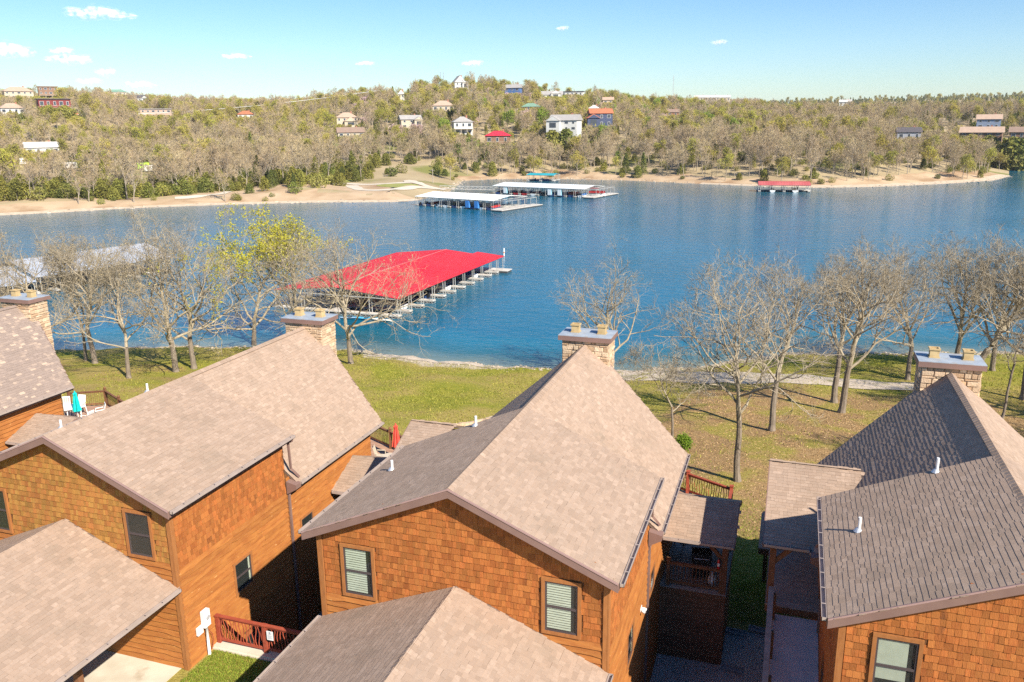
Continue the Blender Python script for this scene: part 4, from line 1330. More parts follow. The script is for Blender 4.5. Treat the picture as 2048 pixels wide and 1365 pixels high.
R_ = empty('access_ramp', (.2, 18.0, ZC - 17.6), 0, 'long ramp with timber handrail beside the house at the right edge', 'ramp')
o = np.array([.2, 18.0, ZC - 17.6])
mb = MB()
ysr = [14, 18.5, 22, 25.85]
for a, b in zip(ysr[:-1], ysr[1:]):
    za, zb = ramp_z(a), ramp_z(b)
    v = [np.array(q) - o for q in [(RX0, a, za), (RX1, a, za), (RX1, b, zb), (RX0, b, zb)]]
    mb.extrude(v, (0, 0, -.22))
mb.build('ramp_slab', M_rampc, R_)
mb = MB()
for a, b in zip(ysr[:-1], ysr[1:]):
    mb.extrude([np.array(q) - o for q in [(.10, a, ramp_z(a) - .23), (.10, b, ramp_z(b) - .23), (.10, b, 5.4), (.10, a, 5.4)]], (.12, 0, 0))
mb.build('ramp_side', M_brownwood, R_)
mb = MB()
for a, b in zip(ysr[:-1], ysr[1:]):
    mb.beam(np.array((.17, a, ramp_z(a) + .98)) - o, np.array((.17, b, ramp_z(b) + .98)) - o, .17, .045)
    mb.beam(np.array((.15, a, ramp_z(a) + .14)) - o, np.array((.15, b, ramp_z(b) + .14)) - o, .05, .1)
ro = mb.build('handrail', M_greywood, R_)
for y in (18.5, 20.3, 22.1, 23.9, 25.6):
    mb = MB(); mb.box(np.array((.245, y - .06, ramp_z(y) - .2)) - o, np.array((.345, y + .06, ramp_z(y) + .93)) - o); mb.build('post', M_brownwood, R_)
y = 18.6
while y < 25.7:
    mb = MB(); mb.box(np.array((.14, y - .018, ramp_z(y) + .15)) - o, np.array((.175, y + .018, ramp_z(y) + .96)) - o); mb.build('baluster', M_brownwood, ro); y += .14

# rail of the middle house's dark porch belongs to the house
railing(house_c, [tuple(L3(x, y, 0)[:2]) for x, y in [(4.62, 28.72), (6.58, 28.72)]], lambda x, y: -17.24 - Z0, .95, M_brownwood, rg3, 'porch_railing', post_w=.13, wav=False)
railing(house_c, [tuple(L3(x, y, 0)[:2]) for x, y in [(6.66, 28.9), (6.66, 32.0)]], lambda x, y: -17.24 - Z0, .95, M_brownwood, rg3, 'porch_railing', post_w=.1, wav=False, posts=False)


# things on the middle house porch
zf = ZC - 17.24
G = empty('covered_grill', (-2.45, 29.75, zf), .12, 'barbecue grill on the dark shaded porch of the middle house', 'grill')
mb = MB()
mb.extrude([(-.38, -.27, .62), (-.38, .27, .62), (-.38, .27, .98), (-.38, .12, 1.12), (-.38, -.22, 1.00)], (.76, 0, 0)); mb.build('lid', M_black, G)
mb = MB(); mb.box((-.36, -.25, .08), (.36, .25, .615)); mb.build('cabinet', M_black, G)
for s in (-1, 1):
    mb = MB(); mb.box((s * .385, -.22, .72), (s * .72, .22, .76)); mb.build('side_shelf', mat('grill_shelf%d' % s, (.10, .12, .14), rough=.35), G)
for sx in (-1, 1):
    for sy in (-1, 1):
        mb = MB(); mb.tube([(sx * .3 - .02, sy * .2, .045), (sx * .3 + .02, sy * .2, .045)], .045, 10); mb.build('wheel', M_black, G)
mb = MB(); mb.tube([(-.28, -.31, .86), (.28, -.31, .86)], .016, 6); mb.tube([(-.26, -.31, .86), (-.26, -.25, .86)], .012, 5); mb.tube([(.26, -.31, .86), (.26, -.25, .86)], .012, 5); mb.build('handle', M_steel, G)
T = empty('propane_tank', (-1.98, 29.15, zf), 0, 'white propane tank behind the dark porch railing', 'gas tank')
mb = MB(); mb.lathe([(.10, 0), (.11, .05), (.15, .09), (.155, .18), (.155, .30), (.13, .38), (.05, .42)], (0, 0, 0), 14); mb.build('tank_body', M_white, T, smooth=True)
mb = MB(); mb.lathe([(.09, .41), (.09, .50), (.10, .51)], (0, 0, 0), 10); mb.build('collar', M_white, T)
X = empty('fire_extinguisher', (-1.72, 28.58, zf + 1.05), 0, 'red fire extinguisher hung on the dark porch post', 'extinguisher')
mb = MB(); mb.lathe([(.045, 0), (.055, .02), (.055, .32), (.03, .38), (.02, .40)], (0, 0, 0), 12); mb.build('cylinder', M_red, X, smooth=True)
mb = MB(); mb.lathe([(.0565, .12), (.0565, .24)], (0, 0, 0), 12); mb.build('label_band', M_white, X)
mb = MB(); mb.box((-.015, -.05, .40), (.015, .06, .45)); mb.tube([(0, -.05, .43), (.06, -.07, .33), (.065, -.06, .12)], .01, 5); mb.build('valve', M_black, X)


def chair(name, loc, rz, m, label, cat='chair', group=None, metal=False, back=.42, tall=False):
    A = empty(name, loc, rz, label, cat, group)
    sh = .44 if not tall else .62
    w = .25
    if metal:
        for sx in (-1, 1):
            mb = MB(); mb.tube([(sx * w, -.28, 0), (sx * w, -.22, sh), (sx * w, -.18, .64), (sx * w, .2, .64)], .012, 6); mb.build('front_leg', m, A)
            mb = MB(); mb.tube([(sx * w, .34, 0), (sx * w, .20, sh), (sx * w, .30, sh + .5)], .012, 6); mb.build('back_leg', m, A)
        mb = MB(); mb.box((-w, -.24, sh - .015), (w, .22, sh + .008)); mb.build('seat', m, A)
        mb = MB()
        for k in range(6):
            mb.beam((-w, .215 + k * .016, sh + .1 + k * .07), (w, .215 + k * .016, sh + .1 + k * .07), .03, .012)
        mb.build('backrest', m, A)
        return A
    for sx in (-1, 1):
        for sy in (-1, 1):
            mb = MB(); mb.tube([(sx * (w + .02), sy * .24 + (.05 if sy > 0 else -.02), 0), (sx * w, sy * .2, sh)], [.03, .025], 6); mb.build('leg', m, A)
        mb = MB(); mb.tube([(sx * (w + .03), -.22, sh), (sx * (w + .04), -.20, sh + .2), (sx * (w + .03), .22, sh + .22)], .024, 6); mb.build('armrest', m, A)
    mb = MB(); mb.idx([(-w, -.24, sh), (w, -.24, sh), (w, .20, sh - .04), (-w, .20, sh - .04), (-w, -.24, sh - .04), (w, -.24, sh - .04), (w, .2, sh - .08), (-w, .2, sh - .08)], [(0, 1, 2, 3), (7, 6, 5, 4), (0, 4, 5, 1), (1, 5, 6, 2), (2, 6, 7, 3), (3, 7, 4, 0)]); mb.build('seat', m, A)
    mb = MB()
    for k in range(5):
        x = -w + .03 + k * (2 * w - .06) / 4
        mb.beam((x, .20, sh - .04), (x * 1.05, .34, sh + back), .07, .02, up=(0, 1, 0))
    mb.beam((-w, .345, sh + back), (w, .345, sh + back), .03, .09); mb.build('backrest', m, A)
    return A


chair('metal_chair', (-3.35, 31.4, zf), 2.4, M_black, 'thin black metal chair at the back of the dark porch', metal=True)


def closed_umbrella(loc, m, label, h=2.1):
    U = empty('patio_umbrella', loc, 0, label, 'umbrella')
    mb = MB(); mb.tube([(0, 0, 0), (0, 0, h)], .019, 8); mb.build('pole', M_white, U)
    mb = MB(); n = 16; prof = [(.03, h + .02), (.06, h - .10), (.10, h - .13), (.085, h - .28), (.12, h - .5), (.15, h - .85), (.20, h - 1.25), (.17, h - 1.27)]
    b = []
    for j, (r, z) in enumerate(prof):
        b.append([(r * (1 + (.28 if j > 1 else 0) * (-1) ** k) * math.cos(6.2832 * k / n), r * (1 + (.28 if j > 1 else 0) * (-1) ** k) * math.sin(6.2832 * k / n), z) for k in range(n)])
    for r0, r1 in zip(b[:-1], b[1:]):
        for k in range(n): mb.face([r0[k], r1[k], r1[(k + 1) % n], r0[(k + 1) % n]])
    mb.build('canopy', m, U, smooth=False)
    mb = MB(); mb.lathe([(.24, 0), (.24, .05), (.06, .08), (.035, .18)], (0, 0, 0), 12); mb.build('base', M_white, U)
    return U


def round_table(loc, m, label, r=.5, h=.72):
    T = empty('patio_table', loc, 0, label, 'table')
    mb = MB(); mb.lathe([(r * .97, h - .03), (r, h - .015), (r, h), (r * .98, h + .008)], (0, 0, 0), 22); mb.build('table_top', m, T)
    for k in range(4):
        a = .78 + k * 1.5708
        mb = MB(); mb.tube([(r * .8 * math.cos(a), r * .8 * math.sin(a), 0), (r * .7 * math.cos(a), r * .7 * math.sin(a), h - .03)], .028, 6); mb.build('leg', m, T)
    return T


za = ZC - 17.64      # deck of the left-edge house
p = at_z(178, 838, za); ax, ay = p[0], p[1]
closed_umbrella((ax + .15, ay - .9, za), M_teal, 'folded teal umbrella on the left-edge house deck')
round_table((ax - .75, ay - .8, za), M_plastic, 'round white table on the left-edge house deck', .62, .95)
chair('patio_chair', (ax - 1.55, ay - .2, za), .6, M_plastic, 'tall white resin chair between wall and round white table', tall=True, back=.6)
chair('patio_chair', (ax - 1.0, ay + .35, za), .1, M_plastic, 'tall white resin chair behind the round white table', tall=True, back=.6)
chair('patio_chair', (ax + .75, ay + .2, za), -.7, M_plastic, 'white resin chair just right of the teal umbrella', back=.5)
chair('patio_chair', (ax + .7, ay - .75, za), -1.6, M_plastic, 'white resin chair in front of the deck rail, nearest the camera', back=.4)
zb = ZC - 17.44
closed_umbrella((-19.1, 36.9, zb), M_coral, 'folded red umbrella by the ochre house deck rail')
chair('patio_chair', (-19.75, 36.3, zb), 1.9, M_tan, 'tan patio chair beside the folded red umbrella', back=.5)
chair('metal_chair', (-20.4, 35.6, zb), .4, M_black, 'black metal chair in shade on the ochre house deck', metal=True)
round_table((-19.0, 35.9, zb), M_tan, 'small round tan table under the red umbrella', .4, .7)

# pale stone edging on the lawn behind the middle house
Eg = empty('stone_edging', ground_hit(945, 850), 0, 'row of pale edging stones on the lawn behind the middle house', 'edging')
_o = np.array(Eg.location); _q = [ground_hit(895, 858), ground_hit(950, 849), ground_hit(1005, 836)]
for k in range(16):
    t = k / 15; a = (_q[0] * (1 - 2 * t) + _q[1] * 2 * t) if t < .5 else (_q[1] * (2 - 2 * t) + _q[2] * (2 * t - 1))
    mt = Matrix.Translation(Vector(a - _o)) @ Matrix.Rotation(.6 + rg3.uniform(-.2, .2), 4, 'Z') @ Matrix.Diagonal((.42 * rg3.uniform(.8, 1.2), .34, .25, 1))
    add('edging_stone', rg3.choice(STONE_VAR), Eg, None, mt)
_p = ground_hit(1433, 1008)
mb = MB(); rgx = random.Random(2)
mb.lathe([(.45, -.1), (.5, .08), (.38, .24), (.15, .3)], (0, 0, 0), 9); mb.v = [(x * 1.5 + rgx.uniform(-.06, .06), y * .9 + rgx.uniform(-.06, .06), z + rgx.uniform(-.03, .03)) for x, y, z in mb.v]
_r = mb.build('boulder', mat('dark_rock', (.12, .10, .08), (.2, .17, .13), .9, 5, 5, bump=.5)); _r.location = _p; tag(_r, 'dark flat boulder on the lawn beyond the porch', 'boulder')
# ------------------------------------------------------------------ trees
M_bark = mat('oak_bark', (0.17, 0.135, 0.10), (0.25, 0.20, 0.15), 0.95, 6, 6, bump=0.6, bscale=22, stretch=(1, 1, .35))
M_limb = mat('pale_limb', (0.29, 0.24, 0.165), (0.40, 0.335, 0.24), 0.9, 3, 5, bump=0.3, bscale=25)
M_twig = mat('twig', (0.24, 0.195, 0.13), (0.31, 0.25, 0.17), 0.9, 1.5, 4)
M_bud = mat('spring_leaf', (0.46, 0.41, 0.045), (0.38, 0.36, 0.035), 0.7, 1.2, 3, tint=0.2, trans=0.35)
M_budtan = mat('tan_bud', (0.36, 0.285, 0.15), (0.42, 0.34, 0.17), 0.8, 1.2, 3, tint=0.2, trans=0.2)


def grow(seed, H, fork=.35, spread=.38, nl=9, lean=(0, 0), up=.09, gn=.25, levels=4, kids=(6, 5, 4), base_r=None, incl=(25, 65), stems=1):
    """list of (points, radii, level)"""
    rg = np.random.default_rng(seed)
    out = []
    r0 = base_r or H * .021

    def walk(p, d, L, n, ra, rb, lvl, upw, g):
        pts = [p]; d = d / np.linalg.norm(d)
        for k in range(n):
            d = d + rg.normal(0, g, 3) + np.array([0, 0, upw]); d = d / np.linalg.norm(d)
            p = p + d * (L / n); pts.append(p)
        out.append((np.array(pts), np.linspace(ra, rb, n + 1), lvl)); return np.array(pts)

    def kidsof(pts, rad_, L, lvl):
        if lvl > levels: return
        K = kids[min(lvl - 2, len(kids) - 1)]
        n = len(pts) - 1; a0 = rg.uniform(0, 6.28)
        for k in range(K):
            t = .22 + .76 * (k + rg.uniform(.1, .9)) / K
            i = min(int(t * n), n - 1); f = t * n - i
            p = pts[i] * (1 - f) + pts[i + 1] * f
            d = pts[i + 1] - pts[i]; d = d / np.linalg.norm(d)
            a = np.cross(d, [0, 0, 1.0]); a = a / (np.linalg.norm(a) + 1e-6); b = np.cross(d, a)
            an = a0 + k * 2.4
            side = a * math.cos(an) + b * math.sin(an)
            th = math.radians(rg.uniform(32, 68))
            nd = d * math.cos(th) + side * math.sin(th) + np.array([0, 0, .12])
            l2 = L * (.60 - .30 * t) * rg.uniform(.75, 1.3)
            rr = rad_[i] * (1 - f) + rad_[i + 1] * f
            ns = {2: 6, 3: 5, 4: 4}.get(lvl, 3)
            ra = max(rr * .66, .012); rb = max(ra * .42, .007)
            q = walk(p, nd, l2, ns, ra, rb, lvl, .05, gn * 1.15)
            kidsof(q, np.linspace(ra, rb, len(q)), l2, lvl + 1)

    for s in range(stems):
        off = np.array([0, 0, 0.]) if stems == 1 else np.array([math.cos(s * 2.5), math.sin(s * 2.5), 0]) * r0 * 2.2
        ln = np.array([lean[0], lean[1], 0.]) if stems == 1 else np.array([lean[0] + .16 * math.cos(s * 2.5), lean[1] + .16 * math.sin(s * 2.5), 0])
        d = np.array([0, 0, 1.]) + ln
        Hs = H * (1 - .08 * s)
        tr = walk(off + np.array([0, 0, -.25]), d, Hs * fork + .25, 6, r0 * 1.12, r0 * .78, 0, .0, .045)
        out[-1][1][0] *= 1.35
        led = walk(tr[-1], tr[-1] - tr[-2] + np.array([0, 0, .4]), Hs * (1 - fork) * .92, 9, r0 * .76, r0 * .12, 1, .10, gn * .7)
        lr = np.linspace(r0 * .76, r0 * .12, len(led))
        kidsof(led, lr, Hs * (1 - fork) * .55, 3)
        a0 = rg.uniform(0, 6.28)
        for k in range(nl):
            t = (k + rg.uniform(0, .6)) / nl
            src = np.vstack([tr[-2:-1], led]); u = t * (len(src) - 2) * .85
            i = int(u); p = src[i] * (1 - u + i) + src[i + 1] * (u - i)
            an = a0 + k * 2.4 + rg.uniform(-.4, .4); el = math.radians(rg.uniform(*incl) + 12 * t)
            d = np.array([math.cos(an) * math.cos(el), math.sin(an) * math.cos(el), math.sin(el)]) + ln * .5
            L = H * spread * (1.15 - .5 * t) * rg.uniform(.8, 1.2)
            ra = r0 * (.50 - .22 * t) * rg.uniform(.8, 1.1)
            q = walk(p, d, L, 8, ra, ra * .22, 1, up, gn)
            kidsof(q, np.linspace(ra, ra * .22, len(q)), L, 2)
    zs = np.concatenate([b[0][:, 2] for b in out]); zt = np.percentile(zs, 99.5)
    k = H / zt
    return [(b[0] * k, b[1] * min(1, max(.7, k)), b[2]) for b in out]


def tubes(branches, sides):
    """numpy tube mesh for a list of branches"""
    V, F = [], []; off = 0
    for pts, rs, lvl in branches:
        n = sides[min(lvl, len(sides) - 1)]
        d = np.gradient(pts, axis=0); d /= np.linalg.norm(d, axis=1)[:, None] + 1e-9
        ref = np.where(np.abs(d[:, 2:3]) < .9, np.array([[0, 0, 1.]]), np.array([[1., 0, 0]]))
        u = np.cross(d, ref); u /= np.linalg.norm(u, axis=1)[:, None] + 1e-9; w = np.cross(d, u)
        a = np.arange(n) * 2 * math.pi / n
        ring = pts[:, None, :] + (u[:, None, :] * np.cos(a)[None, :, None] + w[:, None, :] * np.sin(a)[None, :, None]) * rs[:, None, None]
        V.append(ring.reshape(-1, 3))
        k = len(pts); i = np.arange(k * n).reshape(k, n) + off; j = np.roll(i, -1, axis=1)
        F.append(np.stack([i[:-1].ravel(), j[:-1].ravel(), j[1:].ravel(), i[1:].ravel()], 1)); off += k * n
    return np.concatenate(V), np.concatenate(F)


def slivers(branches, per, length, width, seed, lvls):
    """fine twig tips, one thin triangle each"""
    rg = np.random.default_rng(seed); P, D = [], []
    for pts, rs, lvl in branches:
        if lvl in lvls:
            for k in range(per):
                t = rg.uniform(.25, 1) * (len(pts) - 1); i = min(int(t), len(pts) - 2)
                P.append(pts[i] + (pts[i + 1] - pts[i]) * (t - i)); D.append(pts[i + 1] - pts[i])
    P = np.array(P); D = np.array(D); D /= np.linalg.norm(D, axis=1)[:, None] + 1e-9
    n = len(P)
    D = D + rg.normal(0, .55, (n, 3)) + np.array([0, 0, .15]); D /= np.linalg.norm(D, axis=1)[:, None]
    S = np.cross(D, rg.normal(0, 1, (n, 3))); S /= np.linalg.norm(S, axis=1)[:, None] + 1e-9
    L = length * rg.uniform(.5, 1.3, (n, 1))
    v = np.stack([P - S * width / 2, P + S * width / 2, P + D * L], 1).reshape(-1, 3)
    return v, np.arange(3 * n).reshape(-1, 3), P + D * L


def leaf_quads(C0, per, r, size, seed):
    rg = np.random.default_rng(seed); n = len(C0) * per
    c = np.repeat(C0, per, axis=0) + rg.normal(0, r, (n, 3))
    a = rg.normal(0, 1, (n, 3)); a /= np.linalg.norm(a, axis=1)[:, None]
    b = np.cross(a, rg.normal(0, 1, (n, 3))); b /= np.linalg.norm(b, axis=1)[:, None] + 1e-9
    s = size * rg.uniform(.6, 1.4, (n, 1))
    v = np.stack([c - a * s, c - b * s * .55, c + a * s, c + b * s * .55], 1).reshape(-1, 3)
    return v, np.arange(4 * n).reshape(-1, 4), np.repeat(rg.uniform(0, 1, n), 1)


def join_quads_tris(name, parts, mats):
    """parts = [(v, f, mat index)]"""
    me = bpy.data.meshes.new(name)
    off = 0; vs = []; loops = []; starts = []; mi = []; s = 0
    for v, f, m in parts:
        vs.append(v); loops.append((f + off).ravel()); k = f.shape[1]
        starts.append(np.arange(len(f)) * k + s); s += f.size; off += len(v); mi.append(np.full(len(f), m))
    v = np.concatenate(vs); lo = np.concatenate(loops); st = np.concatenate(starts); mi = np.concatenate(mi)
    me.vertices.add(len(v)); me.vertices.foreach_set('co', v.astype(np.float32).ravel())
    me.loops.add(len(lo)); me.loops.foreach_set('vertex_index', lo.astype(np.int32))
    me.polygons.add(len(st)); me.polygons.foreach_set('loop_start', st.astype(np.int32))
    for m in mats: me.materials.append(m)
    me.polygons.foreach_set('material_index', mi.astype(np.int32))
    me.polygons.foreach_set('use_smooth', np.zeros(len(st), bool))
    me.update(calc_edges=True); me.validate()
    return me


def near_tree(name, base, H, seed, label, rz=0, leaves=None, group='bare oaks on the near shore', per=3, **kw):
    br = grow(seed, H, **kw)
    T = empty(name, base, rz, label, 'tree', group)
    tr = [b for b in br if b[2] == 0]; li = [b for b in br if b[2] == 1]
    v1, f1 = tubes(tr, [9]); v2, f2 = tubes(li, [7, 7])
    add('trunk', join_quads_tris('trunk', [(v1, f1, 0), (v2, f2, 1)], [M_bark, M_limb]), T)
    hi = [b for b in br if b[2] >= 2]
    v3, f3 = tubes(hi, [5, 5, 4, 3, 3])
    v4, f4, tips = slivers(br, per, .65, .015, seed, {3, 4, 5})
    parts = [(v3, f3, 0), (v4, f4, 1)]; mats = [M_limb, M_twig]
    if leaves:
        frac, lper, size, m, cond = leaves
        rg = np.random.default_rng(seed + 9)
        sel = tips[(rg.random(len(tips)) < frac) & cond(tips)]
        v5, f5, _ = leaf_quads(sel, lper, .16, size, seed + 4)
        parts.append((v5, f5, 2)); mats.append(m)
    add('crown', join_quads_tris('crown', parts, mats), T)
    return T


def tree_at(bx, by, ty, seed, label, base=None, **kw):
    p = ground_hit(bx, by) if base is None else np.array(base)
    d = math.hypot(p[0], p[1])
    q = at_dist(*[(bx, ty)][0], d)
    H = max(2.0, q[2] - p[2])
    return near_tree('oak_tree', (p[0], p[1], p[2] - .05), H, seed, label, **kw)


_yes = lambda t: np.ones(len(t), bool)
RT = dict(gn=.18, up=.05, per=3, kids=(7, 5, 4))
tree_at(1475, 963, 500, 101, 'tall bare oak with a leaning pale trunk in front of the leaf litter', fork=.42, spread=.60, nl=9, lean=(-.06, .02), incl=(30, 55), base_r=.25, **RT)
tree_at(1543, 862, 535, 102, 'bare oak with thick trunk just right of the tall leaning oak', fork=.40, spread=.52, nl=9, incl=(26, 58), base_r=.24, **RT)
tree_at(1682, 826, 470, 103, 'bare twin-trunked oak left of the right-hand chimney, front stem', fork=.34, spread=.56, nl=10, lean=(.05, 0), incl=(32, 62), **RT)
tree_at(1668, 806, 485, 104, 'bare oak close behind the twin-trunked oak', fork=.38, spread=.52, nl=9, lean=(-.05, 0), incl=(32, 62), **RT)
tree_at(1815, 760, 485, 105, 'bare oak rising just left of the right-hand stone chimney', fork=.30, spread=.58, nl=11, incl=(25, 60), **RT)
tree_at(1908, 742, 462, 106, 'bare oak growing straight behind the right-hand stone chimney', fork=.26, spread=.58, nl=11, incl=(25, 60), **RT)
tree_at(1938, 748, 445, 107, 'large bare oak leaning right from behind the right-hand chimney', fork=.28, spread=.56, nl=11, lean=(.40, 0), incl=(20, 58), base_r=.38, **RT)
tree_at(2003, 838, 610, 108, 'thin bare tree right of the right-hand chimney', fork=.5, spread=.28, nl=7, base_r=.10)
tree_at(2046, 800, 448, 109, 'bare oak cut by the right picture edge', fork=.34, spread=.60, nl=11, incl=(25, 60), **RT)
tree_at(1985, 742, 452, 122, 'bare oak between leaning oak and right picture edge', fork=.30, spread=.58, nl=11, incl=(25, 60), **RT)
tree_at(1216, 752, 480, 110, 'spreading bare oak at the waterline behind the middle chimney', fork=.14, spread=.78, nl=9, incl=(5, 55), gn=.20, up=.05, base_r=.34, per=2)
tree_at(1345, 882, 690, 111, 'slim low bare tree left of the tall leaning oak', fork=.34, spread=.46, nl=7, base_r=.09, incl=(5, 50), per=2)
BT = dict(leaves=(.16, 2, .06, M_budtan, _yes), per=3, gn=.19, up=.05, kids=(7, 5, 4))
tree_at(702, 728, 452, 112, 'bare oak reaching over the red dock roof, budding', fork=.24, spread=.68, nl=12, incl=(8, 60), **BT)
tree_at(508, 692, 424, 113, 'big oak with bright yellow-green spring leaves', fork=.16, spread=.68, nl=14, incl=(8, 62), leaves=(.6, 4, .12, M_bud, lambda t: (t[:, 2] > t[:, 2].max() * .62) | ((t[:, 0] < -1.0) & (t[:, 2] > t[:, 2].max() * .40) & (np.sin(t[:, 0] * 2.1 + t[:, 2] * 1.7) > -.1))))
tree_at(590, 690, 448, 114, 'half-leafed oak between yellow-green oak and red dock', fork=.20, spread=.66, nl=12, incl=(8, 62), leaves=(.5, 3, .11, M_bud, lambda t: (t[:, 2] > t[:, 2].max() * .55) & (t[:, 0] < 1.5)))
tree_at(352, 744, 424, 115, 'tall bare oak, left of two thick trunks on the left lawn', fork=.26, spread=.58, nl=11, incl=(15, 62), **BT)
tree_at(388, 738, 432, 116, 'tall bare oak, right of two thick trunks on the left lawn', fork=.28, spread=.62, nl=12, lean=(.05, 0), incl=(10, 66), leaves=(.6, 3, .10, M_bud, lambda t: (t[:, 0] > .3) & (t[:, 2] < t[:, 2].max() * .75) & (np.sin(t[:, 0] * 2 + t[:, 1] * 1.3) > .2)))
tree_at(258, 757, 495, 117, 'bare oak with slanting trunk, alone on the left lawn', fork=.32, spread=.62, nl=10, lean=(-.06, 0), incl=(10, 66), **BT)
tree_at(190, 727, 464, 118, 'thick grey-trunked bare oak right of the left-edge chimney', fork=.30, spread=.62, nl=11, incl=(8, 62), **BT)
tree_at(172, 722, 475, 119, 'thin dark-trunked bare oak beside the thick grey one', fork=.34, spread=.42, nl=9, base_r=.17, **BT)
tree_at(70, 725, 468, 120, 'bare oak hidden low behind the left-edge chimney', fork=.24, spread=.54, nl=11, incl=(5, 60), **BT)
tree_at(-5, 735, 450, 121, 'pale bare oak at the left picture edge', fork=.30, spread=.46, nl=10)
for _k, (x, y) in enumerate([(19, 49), (27, 58), (24, 70), (33, 66)]):      # just past the right edge, their shadows cross the lawn
    near_tree('oak_tree', (x, y, float(near_z(x, y)) - .05), 14.5, 130 + _k, 'bare oak beyond the right picture edge, shading the leaf litter', fork=.36, spread=0.50, nl=9, group='bare oaks past the right picture edge')
# small green bushes on the lawn
def bush(px, py, r, h, m, label, seed):
    p = ground_hit(px, py); B = empty('green_bush', p, 0, label, 'bush')
    br = grow(seed, h, fork=.08, spread=0.60, nl=9, levels=3, kids=(5, 4), base_r=.03, incl=(25, 75), up=.12)
    v, f = tubes(br, [4, 4, 3, 3]); add('stems', join_quads_tris('stems', [(v, f, 0)], [M_bark]), B)
    _, _, tips = slivers(br, 6, .25, .02, seed, {1, 2, 3})
    v5, f5, _ = leaf_quads(tips, 3, .12, .06, seed); add('foliage', join_quads_tris('foliage', [(v5, f5, 0)], [m]), B)


M_leafgreen = mat('fresh_leaf', (0.24, 0.34, 0.03), (0.16, 0.27, 0.02), 0.7, 1.2, 3, tint=0.2, trans=0.3)
bush(1364, 905, .5, .95, M_leafgreen, 'small fresh green bush beside the middle house roof edge', 5)
# ------------------------------------------------------------------ docks and boats
def metal_roof(name, c1, c2, rough=.4, tint=.0):
    return mat(name, c1, c2, rough, .25, 4, spec=.2)


M_redroof = metal_roof('red_metal_roof', (0.60, 0.022, 0.030), (0.66, 0.034, 0.040), .45)
M_redtrim = metal_roof('red_ridge_trim', (0.66, 0.16, 0.17), (0.70, 0.22, 0.22))
M_greyroof = metal_roof('grey_metal_roof', (0.36, 0.40, 0.47), (0.43, 0.47, 0.53), .5)
M_whiteroof = metal_roof('white_metal_roof', (0.80, 0.79, 0.75), (0.86, 0.85, 0.80), .5)
M_paleroof = metal_roof('pale_metal_roof', (0.62, 0.65, 0.65), (0.70, 0.72, 0.72), .5)
M_tealroof = metal_roof('teal_metal_roof', (0.02, 0.30, 0.36), (0.03, 0.36, 0.42), .5)
M_dustyred = metal_roof('faded_red_roof', (0.42, 0.09, 0.09), (0.50, 0.13, 0.12), .6)
M_dockdeck = mat('dock_decking', (0.50, 0.46, 0.40), (0.62, 0.58, 0.52), .85, .8, 5, tint=.1)
M_truss = mat('dock_truss', (0.40, 0.39, 0.36), (0.48, 0.47, 0.44), .6, 1.0)
M_float = mat('dock_float', (0.06, 0.065, 0.07))
M_lblue = mat('locker_blue', (0.05, 0.22, 0.55)); M_lpale = mat('locker_pale_blue', (0.25, 0.48, 0.58))
BOATM = [mat('hull_white', (.70, .70, .68), rough=.3), mat('hull_navy', (.03, .06, .16), rough=.3), mat('cover_grey', (.22, .22, .24)), mat('hull_red', (.40, .03, .03), rough=.3), mat('cover_blue', (.03, .12, .32)), mat('cover_tan', (.42, .36, .28))]


def slope_panels(parent, P, m, name, ribs=.9, lift=.0):
    """one roof slope: P = [eaveA, eaveB, ridgeB, ridgeA]; standing ribs run up the slope"""
    a, b, c, d = [np.asarray(q, float) for q in P]
    n = np.cross(b - a, d - a); n /= np.linalg.norm(n)
    if n[2] < 0: n = -n
    mb = MB(); mb.extrude([a, b, c, d] if np.cross(b - a, d - a)[2] > 0 else [d, c, b, a], tuple(-n * .06))
    ro = mb.build(name, m, parent)
    L = np.linalg.norm(b - a); k = int(L / ribs); mb = MB()
    for i in range(k + 1):
        t = i / k; p = a + (b - a) * t; q = d + (c - d) * t
        mb.beam(p + n * .012, q + n * .012, .06, .03, up=tuple(n))
    mb.build('roof_ribs', m, ro, kind='stuff')
    return ro


